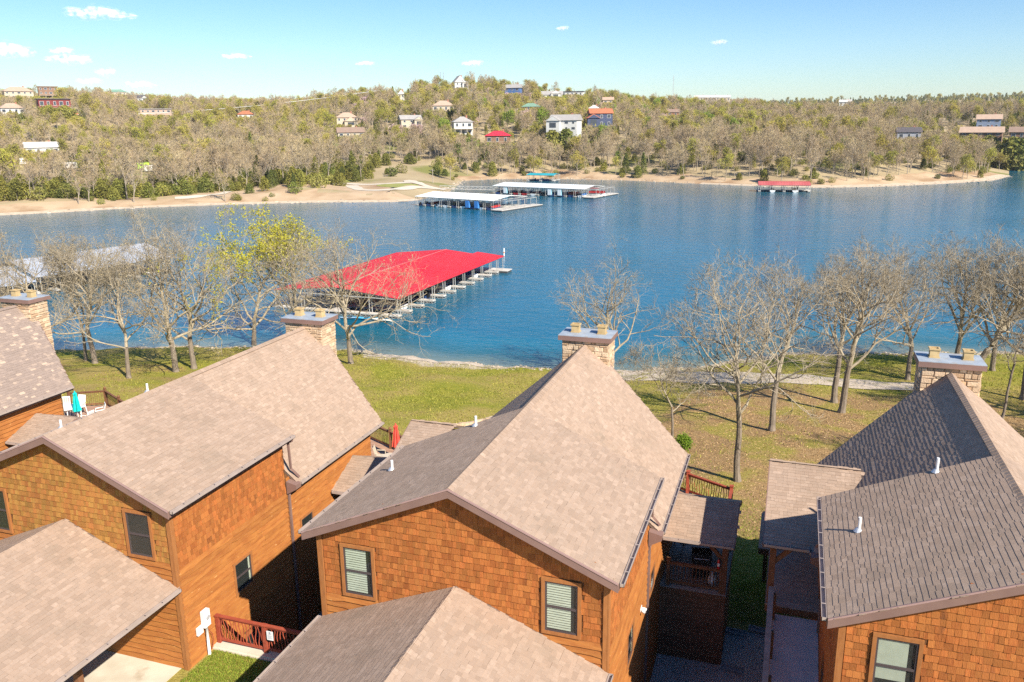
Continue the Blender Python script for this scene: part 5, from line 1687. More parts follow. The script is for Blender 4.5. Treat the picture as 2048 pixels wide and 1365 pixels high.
def boat(parent_loc, rz, kind, L, label, mh, mc, cat='boat', group=None):
    B = empty('moored_boat', parent_loc, rz, label, cat, group)
    W = L * .36; mb = MB(); st = []
    for k in range(9):
        t = k / 8; x = -L / 2 + L * t; w = W / 2 * (1 if t < .5 else max(.03, 1 - ((t - .5) / .5) ** 2.2)); sh = .55 + .25 * t
        st.append([(x, -w, sh), (x, -w * .8, .0), (x, 0, -.2 + .25 * max(0, t - .6)), (x, w * .8, .0), (x, w, sh)])
    for a, b in zip(st[:-1], st[1:]):
        for i in range(4): mb.face([a[i], a[i + 1], b[i + 1], b[i]])
        mb.face([a[4], a[0], b[0], b[4]])
    mb.face(st[0])
    mb.build('hull', mh, B)
    mb = MB()
    if kind == 'cover':
        for a, b in zip(st[1:-2], st[2:-1]):
            for s in (0, 4):
                mb.face([a[s], b[s], (b[s][0], 0, b[s][2] + .45), (a[s][0], 0, a[s][2] + .45)])
        mb.build('boat_cover', mc, B)
    elif kind == 'pontoon':
        mb.box((-L * .42, -W / 2, .95), (L * .38, W / 2, 1.02))
        for s in (-1, 1): mb.box((-L * .42, s * W / 2, 1.02), (L * .38, s * (W / 2 - .05), 1.6))
        mb.build('fence_panels', mc, B)
        mb = MB(); mb.box((-L * .35, -W / 2, 2.5), (L * .05, W / 2, 2.57)); mb.tube([(-L * .3, -W / 2 + .1, 1.6), (-L * .3, -W / 2 + .1, 2.5)], .03, 5); mb.tube([(-L * .3, W / 2 - .1, 1.6), (-L * .3, W / 2 - .1, 2.5)], .03, 5); mb.build('canopy', mc, B)
    else:
        mb.box((-L * .1, -W * .33, .6), (L * .06, W * .33, 1.05)); mb.build('console', mc, B)
        mb = MB(); mb.idx([(L * .06, -W * .38, .85), (L * .06, W * .38, .85), (L * .0, W * .34, 1.3), (L * .0, -W * .34, 1.3)], [(0, 1, 2, 3)]); mb.build('windscreen', M_glass, B)
        mb = MB(); mb.box((-L * .56, -.22, .25), (-L * .48, .22, 1.05)); mb.build('outboard', M_black, B)
    return B


def dock(name, o, ax, L, W, he, hr, mroof, label, spacing=3.6, fingers='both', ridge=.5, ext=None, flen=None, skip_left=False, posts=True, roofs=None):
    """o = near corner, ax = unit axis of the length (2d); width goes to the left of ax"""
    rz = math.atan2(ax[1], ax[0])
    D = empty(name, (o[0], o[1], 0), rz, label, 'boat dock')
    R0 = [(0, L, 0, W)] if roofs is None else roofs
    for (x0, x1, y0, y1) in R0:
        yr = y0 + (y1 - y0) * ridge
        slope_panels(D, [(x0, y0, he), (x1, y0, he), (x1, yr, hr), (x0, yr, hr)], mroof, 'roof_slope')
        slope_panels(D, [(x1, y1, he), (x0, y1, he), (x0, yr, hr), (x1, yr, hr)], mroof, 'roof_slope')
        mb = MB(); mb.beam((x0, yr, hr + .04), (x1, yr, hr + .04), .12, .04); mb.build('ridge_trim', M_redtrim if mroof is M_redroof else mroof, D)
        mb = MB()
        for x in (x0 + .1, x1 - .1):      # end trusses
            mb.beam((x, y0 + .2, he - .12), (x, y1 - .2, he - .12), .08, .12); mb.beam((x, y0 + .2, he - .1), (x, yr, hr - .12), .08, .1); mb.beam((x, y1 - .2, he - .1), (x, yr, hr - .12), .08, .1)
        for y in (y0 + .25, y1 - .25): mb.beam((x0, y, he - .12), (x1, y, he - .12), .08, .12)
        mb.build('roof_frame', M_truss, D)
    yc = W * .5
    mb = MB(); mb.box((-.5, yc - 1.0, .38), (L + .5, yc + 1.0, .5)); mb.build('walkway', M_dockdeck, D)
    mb = MB(); mb.box((-.4, yc - .9, -.2), (L + .4, yc + .9, .375)); mb.build('walkway_float', M_float, D)
    n = int(round(L / spacing))
    for i in range(n + 1):
        x = min(max(L * i / n, .45), L - .45)
        for (ya, yb, sgn) in ((0.15, yc - 1.0, -1), (yc + 1.0, W - .15, 1)):
            if sgn > 0 and fingers == 'near': continue
            fo = MB(); fo.box((x - .45, ya, .36), (x + .45, yb, .45)); f_o = fo.build('finger_dock', M_dockdeck, D)
            t = MB()
            for s in (-.44, .44):
                t.beam((x + s, ya, .30), (x + s, yb, .30), .05, .09); t.beam((x + s, ya, -.02), (x + s, yb, -.02), .05, .07)
                k = int((yb - ya) / .8)
                for j in range(k):
                    y = ya + (yb - ya) * j / k; y2 = ya + (yb - ya) * (j + 1) / k
                    t.beam((x + s, y, -.02), (x + s, (y + y2) / 2, .28), .04, .04); t.beam((x + s, (y + y2) / 2, .28), (x + s, y2, -.02), .04, .04)
            ye = ya if sgn < 0 else yb
            t.beam((x - .46, ye, .30), (x + .46, ye, .30), .05, .09); t.beam((x - .46, ye, -.02), (x + .46, ye, -.02), .05, .07)
            t.build('truss', M_truss, f_o)
            t = MB(); t.box((x - .38, ya + .1, -.25), (x + .38, yb - .1, -.03)); t.build('float', M_float, f_o)
            if posts:
                yo = (yb + .0) if sgn > 0 else ya
                for (dx_, y) in ((-.36, yo - sgn * .12), (.36, yo - sgn * .12), (-.36, (ya + yb) / 2), (.36, (ya + yb) / 2)):
                    yy = abs(y - yc) / (W / 2)
                    zt = hr - .1 - (hr - he) * yy if ridge == .5 else he
                    pm = MB(); pm.box((x + dx_ - .04, y - .04, .2), (x + dx_ + .04, y + .04, zt)); pm.build('post', M_truss, D)
    return D


# red-roofed dock
RD = dock('red_roof_dock', (-50.0, 99.4), (.045, .999), 36.4, 20.6, 2.8, 3.85, M_redroof, 'large covered boat dock with a bright red metal roof', 3.56)
slope_panels(RD, [(36.4, 0, 2.8), (38.6, 0, 2.8), (38.6, 5.2, 3.33), (36.4, 5.2, 3.33)], M_redroof, 'roof_slope')
mb = MB(); mb.box((36.95, -1.2, .36), (39.4, 6.0, .46)); mb.build('end_platform', M_dockdeck, RD)
mb = MB(); mb.box((37.0, -1.1, -.2), (39.3, 5.9, .355)); mb.build('platform_float', M_float, RD)
for q in ((38.4, .2), (38.4, 4.6)):
    mb = MB(); mb.box((q[0] - .04, q[1] - .04, .4), (q[0] + .04, q[1] + .04, 2.8 + q[1] * .1)); mb.build('post', M_truss, RD)


def kayak(px, py, L, m, label, rz):
    p = at_z(px, py, .12); K = empty('kayak', (p[0], p[1], .08), rz, label, 'kayak')
    mb = MB(); n = 10; rows = []
    for k in range(n + 1):
        t = k / n; w = .36 * math.sin(math.pi * t) ** .55 + .01; rows.append([(-L / 2 + L * t, -w, .16), (-L / 2 + L * t, 0, -.1), (-L / 2 + L * t, w, .16), (-L / 2 + L * t, 0, .26)])
    for a, b in zip(rows[:-1], rows[1:]):
        for i in range(4): mb.face([a[i], a[(i + 1) % 4], b[(i + 1) % 4], b[i]])
    mb.build('hull', m, K)
    mb = MB(); mb.lathe([(.34, .24), (.34, .28), (.28, .28), (.26, .25)], (0, 0, 0), 12); mb.build('cockpit_rim', M_black, K)


kayak(733, 638, 3.3, mat('kayak_blue', (.02, .42, .70)), 'bright blue kayak floating beside the red dock', .15)
kayak(763, 641, 3.6, mat('kayak_cream', (.74, .70, .60)), 'cream-white boat tied at the red dock corner', -.1)
kayak(700, 637, 3.0, mat('kayak_slate', (.22, .34, .45)), 'slate-blue kayak behind the bright blue one', .3)
p = at_z(1008, 512, 0)
Bq = empty('marker_buoy', (p[0], p[1], 0), 0, 'white marker post standing in the water past the red dock', 'buoy')
mb = MB(); mb.tube([(0, 0, -.6), (0, 0, 1.5)], .13, 10); mb.build('spar', M_white, Bq); mb = MB(); mb.tube([(0, 0, .55), (0, 0, .75)], .135, 10); mb.build('band', mat('buoy_orange', (.75, .22, .03)), Bq)

# grey-roofed dock behind the left trees
a = np.array([.29, .957]); a /= np.linalg.norm(a)
GD = dock('grey_roof_dock', (-112.6, 98.0), a, 24.0, 16.0, 3.0, 4.9, M_greyroof, 'large pale grey roofed dock behind the bare trees on the left', 3.6)
for k, (x0, x1, sh) in enumerate([(-17.0, -.6, -1.5)]):
    yr = 8 + sh
    slope_panels(GD, [(x0, sh, 2.6), (x1, sh, 2.6), (x1, yr, 4.3), (x0, yr, 4.3)], M_greyroof, 'roof_slope')
    slope_panels(GD, [(x1, 16 + sh, 2.6), (x0, 16 + sh, 2.6), (x0, yr, 4.3), (x1, yr, 4.3)], M_greyroof, 'roof_slope')
    for i in range(6):
        x = x0 + .3 + (x1 - x0 - .6) * i / 5
        for y in (sh + .3, sh + 5, sh + 11, sh + 15.6):
            mb = MB(); mb.box((x - .05, y - .05, -.2), (x + .05, y + .05, 2.6 + (1.7 * (1 - abs(y - yr) / 8)) - .1)); mb.build('post', M_truss, GD)
        mb = MB(); mb.box((x - .5, sh + .2, .34), (x + .5, sh + 6.5, .46)); mb.build('finger_dock', M_dockdeck, GD)

# white docks across the lake
a1 = np.array([.953, -.303]); a1 /= np.linalg.norm(a1)
WD = dock('white_roof_dock', (-115.5, 244.4), a1, 31.4, 18.0, 3.0, 3.9, M_whiteroof, 'brilliant white roofed dock full of boats, nearer of two', 3.5)
a2 = np.array([.97, -.245]); a2 /= np.linalg.norm(a2)
PD = dock('pale_roof_dock', (-105.9, 290.7), a2, 38.0, 16.0, 3.0, 3.8, M_paleroof, 'long pale roofed dock behind the brilliant white one', 3.8)
for D, L, W in ((WD, 31.4, 18.0), (PD, 38.0, 16.0)):
    mb = MB(); mb.box((L + .55, -1.5, .34), (L + 4.5, W + 2, .5)); mb.build('end_platform', M_dockdeck, D)
    mb = MB(); mb.box((L + .6, -1.4, -.2), (L + 4.4, W + 1.9, .335)); mb.build('platform_float', M_float, D)
    for y in np.linspace(1, W - 1, 6):
        mb = MB(); mb.box((L + 4.1, y - .05, .5), (L + 4.2, y + .05, 2.9)); mb.build('post', M_truss, D)
    mb = MB(); mb.beam((L + 4.15, 1, 2.9), (L + 4.15, W - 1, 2.9), .08, .1)
    for y in np.linspace(1, W - 1, 6): mb.beam((L - .1, y, 2.9), (L + 4.15, y, 2.9), .08, .1)
    mb.build('open_frame', M_truss, D)


def dpt(D, x, y, z):
    c, s = math.cos(D.rotation_euler[2]), math.sin(D.rotation_euler[2])
    return (D.location[0] + c * x - s * y, D.location[1] + s * x + c * y, z)


rgb = random.Random(8)
for D, L, ns, gl, where in ((WD, 31.4, 9, 'boats in the brilliant white dock', 'the brilliant white dock'), (PD, 38.0, 10, 'boats in the long pale dock', 'the long pale dock')):
    for k in range(ns):
        if D is PD and k in (1, 5): continue
        x = L * (k + .5) / ns; kd = rgb.choice(['cover', 'open', 'pontoon', 'cover'])
        mh, mc = rgb.choice(BOATM[:2] * 3 + BOATM[:1] + BOATM[3:4]), rgb.choice(BOATM[2:])
        nth = ['first', 'second', 'third', 'fourth', 'fifth', 'sixth', 'seventh', 'eighth', 'ninth', 'tenth'][k]
        what = {'cover': 'covered boat', 'open': 'open motor boat', 'pontoon': 'pontoon boat'}[kd]
        boat(dpt(D, x, 3.4, .12), D.rotation_euler[2] + math.pi / 2, kd, rgb.uniform(5.2, 6.4), '%s moored in the %s slip from the left of %s' % (what, nth, where), mh, mc, group=gl)
for D, xs, m, tx in ((WD, (21.5, 25.0), M_lblue, 'deep blue storage locker on the near edge of the white dock'), (PD, (5.5, 24.2, 28.2), M_lpale, 'pale blue storage locker on the near edge of the pale dock')):
    for k, x in enumerate(xs):
        side = (['left', 'right'] if len(xs) == 2 else ['left', 'middle', 'right'])[k]
        Lk = empty('storage_locker', dpt(D, x, .1, .45), D.rotation_euler[2], tx + ', ' + side + ' one', 'locker')
        mb = MB(); mb.box((-.7, -.1, 0), (.7, .7, 2.1)); mb.build('cabinet', m, Lk)
        for s in (-1, 1):
            mb = MB(); mb.box((s * .04, -.13, .1), (s * .66, -.102, 2.0)); mb.build('door', M_white if D is PD else m, Lk)
boat(dpt(PD, 40.0, 6, .45), PD.rotation_euler[2] + .1, 'pontoon', 6.5, 'red and white pontoon boat at the right end of the long pale dock', BOATM[0], BOATM[3])

for k, kd, mh, mc, lab in ((1, 'cover', 0, 5, 'covered boat in the second slip of the red dock from the near end'), (3, 'open', 1, 0, 'open boat in the fourth slip of the red dock from the near end'), (5, 'pontoon', 0, 2, 'pontoon boat in the middle of the red dock'), (8, 'cover', 0, 4, 'blue-covered boat near the far end of the red dock')):
    boat(dpt(RD, 36.4 * (k + .5) / 10, 5.2, .12), RD.rotation_euler[2] + math.pi / 2, kd, 6.0, lab, BOATM[mh], BOATM[mc], group='boats in the red dock')

# gangway from the point to the pale dock
g0 = np.array([-127.5, 292.0, 1.6]); g1 = np.array(dpt(PD, -.3, 8, .8))
GW = empty('gangway', g0, 0, 'light truss gangway leading from shore to the long pale dock', 'gangway')
mb = MB(); d = g1 - g0; mb.beam((0, 0, 0), d, 1.3, .1); mb.build('deck', M_dockdeck, GW)
nrm = np.array([-d[1], d[0], 0]); nrm /= np.linalg.norm(nrm)
mb = MB()
for s in (-.65, .65):
    o_ = nrm * s; up = np.array([0, 0, 1.1]); k = 14
    mb.beam(o_ + up, d + o_ + up, .07, .07)
    for j in range(k):
        mb.beam(o_ + d * j / k, o_ + d * j / k + up, .05, .05); mb.beam(o_ + d * j / k + up, o_ + d * (j + 1) / k, .04, .04)
mb.build('truss_rails', M_truss, GW)

# small docks on the far shore
TD = dock('teal_roof_dock', (-114.0, 357.0), (.996, -.08), 13.0, 8.5, 2.7, 3.3, M_tealroof, 'small dock with a teal roof near the far shore', 6.4, fingers='both')
boat(dpt(TD, 6.5, 3.0, .12), TD.rotation_euler[2], 'open', 6.5, 'blue and white motor boat under the teal roof', BOATM[1], BOATM[0])
SD = dock('faded_red_dock', (-13.0, 317.2), (.9965, .083), 18.0, 9.0, 2.5, 3.6, M_dustyred, 'small dock with a faded red roof by the right-hand far shore', 4.4)
boat(dpt(SD, 5.0, 2.6, .12), SD.rotation_euler[2] + 1.57, 'cover', 5.4, 'covered boat in the left slip of the faded red dock', BOATM[0], BOATM[2])
boat(dpt(SD, 12.8, 2.6, .12), SD.rotation_euler[2] + 1.57, 'pontoon', 5.6, 'pontoon boat in the right slip of the faded red dock', BOATM[0], BOATM[5])
ED = dock('boat_shelter', (112.0, 541.0), (.9, .43), 16.0, 9.0, 2.6, 3.4, M_paleroof, 'pale boat shelter at the far right picture edge', 5.0)
boat(dpt(ED, 6.0, 3.0, .12), ED.rotation_euler[2], 'open', 7.5, 'blue and white boat in the shelter at the far right edge', BOATM[4], BOATM[0])
# ------------------------------------------------------------------ houses on the far hills
def flat(name, c, rough=.8): return mat(name, c, tuple(min(1, a * 1.12) for a in c), rough, .6, 3)


HW = dict(white=flat('far_white', (.56, .55, .52)), cream=flat('far_cream', (.48, .41, .31)), tan=flat('far_tan', (.45, .36, .27)), brown=flat('far_brown', (.22, .13, .085)),
          navy=flat('far_navy', (.06, .075, .13)), blue=flat('far_blue', (.07, .14, .32)), red=flat('far_red', (.19, .04, .038)), brick=flat('far_brick', (.34, .15, .10)),
          stone=flat('far_stone', (.44, .31, .24)), grey=flat('far_grey', (.30, .31, .34)), greyblue=flat('far_greyblue', (.22, .26, .34)))
HR = dict(grey=flat('froof_grey', (.33, .31, .29)), tan=flat('froof_tan', (.42, .30, .22)), red=flat('froof_red', (.50, .025, .05)), orange=flat('froof_orange', (.42, .14, .07)),
          dark=flat('froof_dark', (.09, .08, .085)), brown=flat('froof_brown', (.26, .18, .135)), green=flat('froof_green', (.16, .27, .20)), pale=flat('froof_pale', (.52, .50, .46)))
M_fwin = mat('far_window', (.05, .06, .08), rough=.15, spec=.6)
FHOUSE = []


def far_house(px, py, dist, W, D, H, kind, roof, wall, yaw, label, rise=.35, floors=1, deck=False, wing=None):
    p = at_dist(px, py, dist); W *= .86; D *= .86
    rz = math.atan2(-p[0], p[1]) + rad(yaw)        # front faces the lake
    A = empty('hill_house', p, rz, label, 'house')
    FHOUSE.append((p[0], p[1], p[2], W, D, H))
    w, d = W / 2, D / 2
    mb = MB(); mb.box((-w, -d, -3.2), (w, d, H)); wo = mb.build('wall', HW[wall], A)
    e = .6; zr = H + d * rise * 2 * .9
    mb = MB()
    if kind == 'flat':
        mb.box((-w - e, -d - e, H + .002), (w + e, d + e, H + .45))
    elif kind == 'hip':
        ins = min(w * .95, d); t = H - .15
        v = [(-w - e, -d - e, t), (w + e, -d - e, t), (w + e, d + e, t), (-w - e, d + e, t), (-w + ins, 0, zr), (w - ins, 0, zr)]
        mb.idx(v, [(0, 1, 5, 4), (1, 2, 5), (2, 3, 4, 5), (3, 0, 4), (3, 2, 1, 0)])
    elif kind == 'gable':        # ridge along x
        t = H - .15
        mb.extrude([(-w - e, -d - e, t), (-w - e, 0, zr), (-w - e, d + e, t)], (2 * w + 2 * e, 0, 0))
    else:                        # gable facing the lake
        t = H - .15; zr = H + w * rise * 1.6
        mb.extrude([(-w - e, -d - e, t), (w + e, -d - e, t), (0, -d - e, zr)][::-1], (0, 2 * d + 2 * e, 0))
        m2 = MB(); m2.extrude([(-w + .1, -d - e - .06, t), (w - .1, -d - e - .06, t), (0, -d - e - .06, zr - .25)], (0, .05, 0)); m2.build('gable_panel', HW[wall], A)
    ro = mb.build('roof', HR[roof], A)
    if kind != 'flat':
        m2 = MB(); m2.box((w * .4, .2, H), (w * .4 + .8, 1.0, zr + .7)); m2.build('chimney', HW['brick'], ro)
    # windows: one row per floor
    fh = H / floors
    for f in range(floors):
        n = max(2, int(W / 3.2))
        for k in range(n):
            x = -w + W * (k + .5) / n; ww = .65 if (k + f) % 3 else 1.0
            z = f * fh + fh * .30; m2 = MB(); m2.box((x - ww, -d - .05, z), (x + ww, -d - .002, z + fh * .48)); wi = m2.build('window', HW['white'], A)
            m2 = MB(); m2.box((x - ww + .12, -d - .07, z + .12), (x + ww - .12, -d - .051, z + fh * .48 - .12)); m2.build('pane', M_fwin, wi)
    if deck:
        m2 = MB(); zd = fh * .05 if floors == 1 else fh
        m2.box((-w, -d - 2.6, zd - .2), (w, -d - .1, zd)); m2.beam((-w, -d - 2.55, zd + 1), (w, -d - 2.55, zd + 1), .1, .1)
        for k in range(int(W / .9) + 1):
            x = -w + W * k / int(W / .9); m2.beam((x, -d - 2.55, zd), (x, -d - 2.55, zd + 1), .06, .06)
        do = m2.build('deck', HW['cream'] if wall != 'cream' else HW['brown'], A)
        for k in range(4):
            x = -w + .2 + (W - .4) * k / 3; m2 = MB(); m2.box((x - .12, -d - 2.5, -3.2), (x + .12, -d - 2.26, zd - .21)); m2.build('deck_post', HW['cream'], do)
    if wing:
        ww, wd, wh, wx, rf = wing
        m2 = MB(); m2.box((wx - ww / 2, -d - wd, -3.2), (wx + ww / 2, -d - .01, wh)); m2.build('wing_wall', HW[wall], A)
        m2 = MB(); m2.extrude([(wx - ww / 2 - .5, -d - wd - .5, wh - .1), (wx + ww / 2 + .5, -d - wd - .5, wh - .1), (wx, -d - wd - .5, wh + ww * .32)][::-1], (0, wd + .5 + D * .4, 0)); m2.build('wing_roof', HR[rf], A)
        m2 = MB(); m2.extrude([(wx - ww / 2 + .1, -d - wd - .56, wh - .1), (wx + ww / 2 - .1, -d - wd - .56, wh - .1), (wx, -d - wd - .56, wh + ww * .32 - .3)], (0, .05, 0)); m2.build('gable_panel', HW[wall], A)
        m2 = MB(); m2.box((wx - ww * .25, -d - wd - .06, wh * .35), (wx + ww * .25, -d - wd - .003, wh * .8)); m2.build('window', M_fwin, A)
    return A


far_house(925, 272, 475, 12, 10, 7.6, 'hip', 'grey', 'white', 8, 'tall white hill house with grey hip roof and posts below', floors=2, deck=True)
far_house(996, 288, 440, 14.5, 10, 4.2, 'hip', 'red', 'brown', -4, 'brown hill house with a bright red hip roof', rise=.3, deck=True)
far_house(1131, 263, 440, 17, 10, 5.6, 'gable', 'grey', 'white', -18, 'wide white house with grey gables right of the red-roofed one', floors=2, wing=(7, 3, 5.4, -4.5, 'grey'))
far_house(1200, 255, 470, 14, 9, 7.4, 'gable', 'orange', 'navy', 12, 'dark blue house with stepped orange roofs', floors=2, wing=(6.5, 3, 5.0, -5, 'orange'))
far_house(821, 257, 515, 14, 9, 5.2, 'gable', 'grey', 'cream', 10, 'cream house with two grey gables on the centre hill', wing=(5, 2.5, 5.0, 4, 'grey'), floors=2)
far_house(887, 224, 545, 15.5, 11, 3.8, 'hip', 'tan', 'cream', 0, 'cream house with tan hip roof above the tall white one', deck=True)
far_house(918, 181, 740, 11, 10, 6.5, 'front', 'grey', 'white', 15, 'white gabled house near the hilltop', rise=.7, floors=2, wing=(5, 2, 6.2, 4, 'grey'))
far_house(1028, 192, 690, 14.5, 10, 6.0, 'gable', 'grey', 'blue', -20, 'bright blue house on the right shoulder of the hill', floors=2)
far_house(1104, 199, 720, 20, 11, 3.6, 'gable', 'grey', 'white', 0, 'low white house with centre gable on the ridge', wing=(8, 3, 4.4, 3, 'grey'))
far_house(1146, 194, 770, 22, 10, 4.2, 'flat', 'dark', 'white', -10, 'long flat white building on the ridge', floors=1)
far_house(694, 255, 560, 15.5, 11, 6.2, 'hip', 'tan', 'cream', 5, 'tan-roofed house left of the centre hill', floors=2, wing=(8, 3, 3.8, 2, 'tan'))
far_house(702, 275, 490, 17, 10, 2.8, 'gable', 'brown', 'cream', 4, 'low brown-roofed house below the tan-roofed one')
far_house(803, 206, 690, 5.5, 8, 6.5, 'front', 'pale', 'white', 0, 'narrow white gabled house on the hill slope', rise=.9, floors=2)
far_house(1062, 222, 600, 15, 10, 2.8, 'hip', 'green', 'brown', 0, 'low house with a green roof on the hill', rise=.3)
far_house(1216, 211, 700, 9.5, 8, 4.2, 'gable', 'tan', 'tan', 0, 'small tan house right of the hilltop')
far_house(1188, 226, 620, 9, 8, 3.2, 'hip', 'pale', 'cream', 0, 'small pale-roofed house behind the dark blue one')
far_house(1345, 235, 640, 10, 8, 3.6, 'gable', 'brown', 'brick', 0, 'small brick house right of the hill')
far_house(109, 217, 560, 19, 11, 4.8, 'flat', 'dark', 'red', 6, 'dark red house on the left hill', deck=True)
far_house(98, 200, 740, 15, 10, 9.2, 'flat', 'brown', 'brown', 4, 'brown three-storey block with balconies on the left skyline', floors=3, deck=True)
far_house(37, 198, 700, 21, 11, 5.0, 'hip', 'tan', 'cream', 10, 'long cream house with tan roof at the upper left', floors=2)
far_house(24, 229, 590, 15, 10, 3.6, 'hip', 'tan', 'white', 12, 'white house with tan hip roof at the left edge')
far_house(313, 236, 650, 23, 11, 5.6, 'flat', 'grey', 'stone', 0, 'flat-roofed pinkish stone building on the left slope', floors=2)
far_house(143, 241, 600, 8.5, 8, 3.0, 'gable', 'orange', 'white', 0, 'small orange-roofed house below the dark red one')
far_house(492, 239, 660, 13, 9, 3.6, 'hip', 'orange', 'white', 0, 'white house with orange-red roof right of the stone building')
far_house(287, 206, 900, 15, 9, 4.6, 'gable', 'dark', 'white', -20, 'white house with dark roof on the left skyline slope', wing=(6, 3, 4.4, 4, 'dark'))
far_house(234, 192, 1050, 22, 10, 4.0, 'hip', 'green', 'cream', 0, 'pale house with greenish roof on the left skyline')
far_house(180, 203, 950, 18, 9, 3.4, 'gable', 'grey', 'tan', 0, 'grey-roofed house left of the white skyline house')
far_house(86, 309, 470, 17, 9, 3.4, 'gable', 'pale', 'white', 3, 'long low white shed among trees on the left')
far_house(1815, 281, 505, 13.5, 9, 4.4, 'gable', 'dark', 'grey', 8, 'grey house with dark roof behind the right-hand woods')
far_house(1962, 275, 500, 22, 10, 2.6, 'gable', 'tan', 'brown', -4, 'long low house with tan roof at the right')
far_house(1976, 257, 540, 13.5, 9, 5.0, 'gable', 'tan', 'greyblue', 0, 'grey-blue two-storey house above the long tan-roofed one', floors=2)
far_house(2042, 279, 490, 12, 9, 3.6, 'gable', 'brown', 'brown', 0, 'brown house cut by the right picture edge')
for _px, _w, _lab in ((1400, 16, 'left'), (1424, 20, 'middle'), (1450, 14, 'right')):
    far_house(_px, 203, 1100, _w, 10, 4.5, 'gable', 'pale', 'cream', 0, 'pale house far away on the right-hand ridge, %s of three' % _lab)
far_house(1690, 212, 1000, 14, 9, 4, 'gable', 'pale', 'white', 0, 'small white house among dark pines on the right horizon')

# parked vehicles by the left road
def trailer(px, py, dist, L, m, label, name='parked_trailer', cat='trailer'):
    p = at_dist(px, py, dist); z = float(far_z(p[0], p[1])); A = empty(name, (p[0], p[1], z), math.atan2(-p[0], p[1]) + .1, label, cat)
    mb = MB(); mb.box((-L / 2, -1.2, .6), (L / 2, 1.2, 3.0)); mb.box((-L / 2 + .2, -1.1, 3.0), (L / 2 - .2, 1.1, 3.12)); mb.build('body', m, A)
    for x in (-.6, .4):
        for s in (-1, 1):
            mb = MB(); mb.tube([(x, s * 1.0, .38), (x, s * 1.22, .38)], .38, 12); mb.build('wheel', M_black, A)
    for x in (-L * .3, L * .15):
        mb = MB(); mb.box((x, -1.23, 1.6), (x + L * .18, -1.202, 2.3)); mb.build('window', M_fwin, A)
    mb = MB(); mb.beam((L / 2, 0, .6), (L / 2 + 1.2, 0, .5), .12, .12); mb.build('hitch', M_steel, A)
    return np.array([p[0], p[1], z])


TRL = [trailer(55, 323, 440, 7, HW['white'], 'white camper trailer parked left in the far woods'), trailer(140, 336, 425, 6, HW['white'], 'white camper trailer half hidden by far trees'),
       trailer(287, 338, 425, 5, mat('lime_paint', (.45, .75, .04)), 'lime green box trailer parked by the far road'), trailer(302, 347, 415, 5.5, HW['white'], 'white trailer just right of the lime green one')]

# ------------------------------------------------------------------ woods
M_ftrunk = mat('far_trunk', (0.30, 0.245, 0.18), (0.38, 0.32, 0.245), 0.9, .5, 3)
M_ftwig = mat('far_twig', (0.43, 0.33, 0.165), (0.51, 0.405, 0.215), 0.95, .25, 3, tint=0.24, hue=(0.40, 0.285, 0.16))
M_fbud = mat('far_bud_gold', (0.46, 0.37, 0.08), (0.40, 0.34, 0.065), 0.9, .25, 3, tint=0.2, hue=(0.36, 0.36, 0.05), trans=.2)
M_fgreen = mat('far_leaf_green', (0.26, 0.34, 0.035), (0.20, 0.29, 0.03), 0.9, .25, 3, tint=0.2, trans=.2)
M_cedar = mat('cedar_green', (0.10, 0.125, 0.028), (0.155, 0.17, 0.035), 0.9, .5, 4, tint=0.25, hue=(0.26, 0.235, 0.045), trans=.1)
M_shrub = mat('olive_shrub', (0.27, 0.245, 0.06), (0.35, 0.30, 0.09), 0.9, .5, 4, tint=0.25, hue=(0.18, 0.21, 0.035), trans=.15)
M_pink = mat('blossom', (0.50, 0.34, 0.33), (0.58, 0.42, 0.40), 0.9, .4, 3, tint=.15)

protos = []          # (trunk mesh, crown mesh, joined mesh, kind, height)


def proto_bare(seed, H, leaves=None, per=6, wid=.07, kids=(5, 4), fork=.30, nl=8, spread=.36):
    br = grow(seed, H, fork=fork, spread=spread, nl=nl, levels=3, kids=kids, incl=(30, 70), gn=.17, base_r=.24)
    tr = [b for b in br if b[2] <= 1]; hi = [b for b in br if b[2] >= 2]
    v1, f1 = tubes(tr, [5, 4]); v2, f2 = tubes([(p, np.maximum(r, .035), l) for p, r, l in hi], [3, 3, 3, 3])
    v3, f3, tips = slivers(br, per, 1.0, wid, seed, {1, 2, 3})
    crown = [(v2, f2, 0), (v3, f3, 1)]; mats = [M_ftrunk, M_ftwig]
    if leaves:
        m, fr, n, size = leaves; rg = np.random.default_rng(seed)
        v5, f5, _ = leaf_quads(tips[rg.random(len(tips)) < fr], n, .35, size, seed); crown.append((v5, f5, 2)); mats.append(m)
    t = join_quads_tris('trunk', [(v1, f1, 0)], [M_ftrunk]); c = join_quads_tris('crown', crown, mats)
    j = join_quads_tris('tree', [(v1, f1, 0)] + crown, mats)
    return t, c, j


def proto_cedar(seed, H, wr, m, n=900, size=.28, cone=.8):
    rg = np.random.default_rng(seed)
    t = rg.random(n) ** .75; z = H * (.06 + .94 * t)
    r = H * wr * (1 - t) ** cone * (.55 + .45 * np.sin(3 * np.linspace(0, 6.28, n) + t * 9) ** 2) * np.sqrt(rg.random(n) * .75 + .25) + .05
    a = rg.uniform(0, 6.28, n)
    c = np.stack([r * np.cos(a), r * np.sin(a), z - .12 * r], 1)
    v, f, _ = leaf_quads(c, 1, .12, size, seed)
    tv, tf = tubes([(np.array([[0, 0, -.3], [0, 0, H * .5], [0, 0, H * .95]]), np.array([.16, .10, .02]), 0)], [5])
    return join_quads_tris('trunk', [(tv, tf, 0)], [M_ftrunk]), join_quads_tris('crown', [(v, f, 0)], [m]), join_quads_tris('tree', [(tv, tf, 0), (v, f, 1)], [M_ftrunk, m])


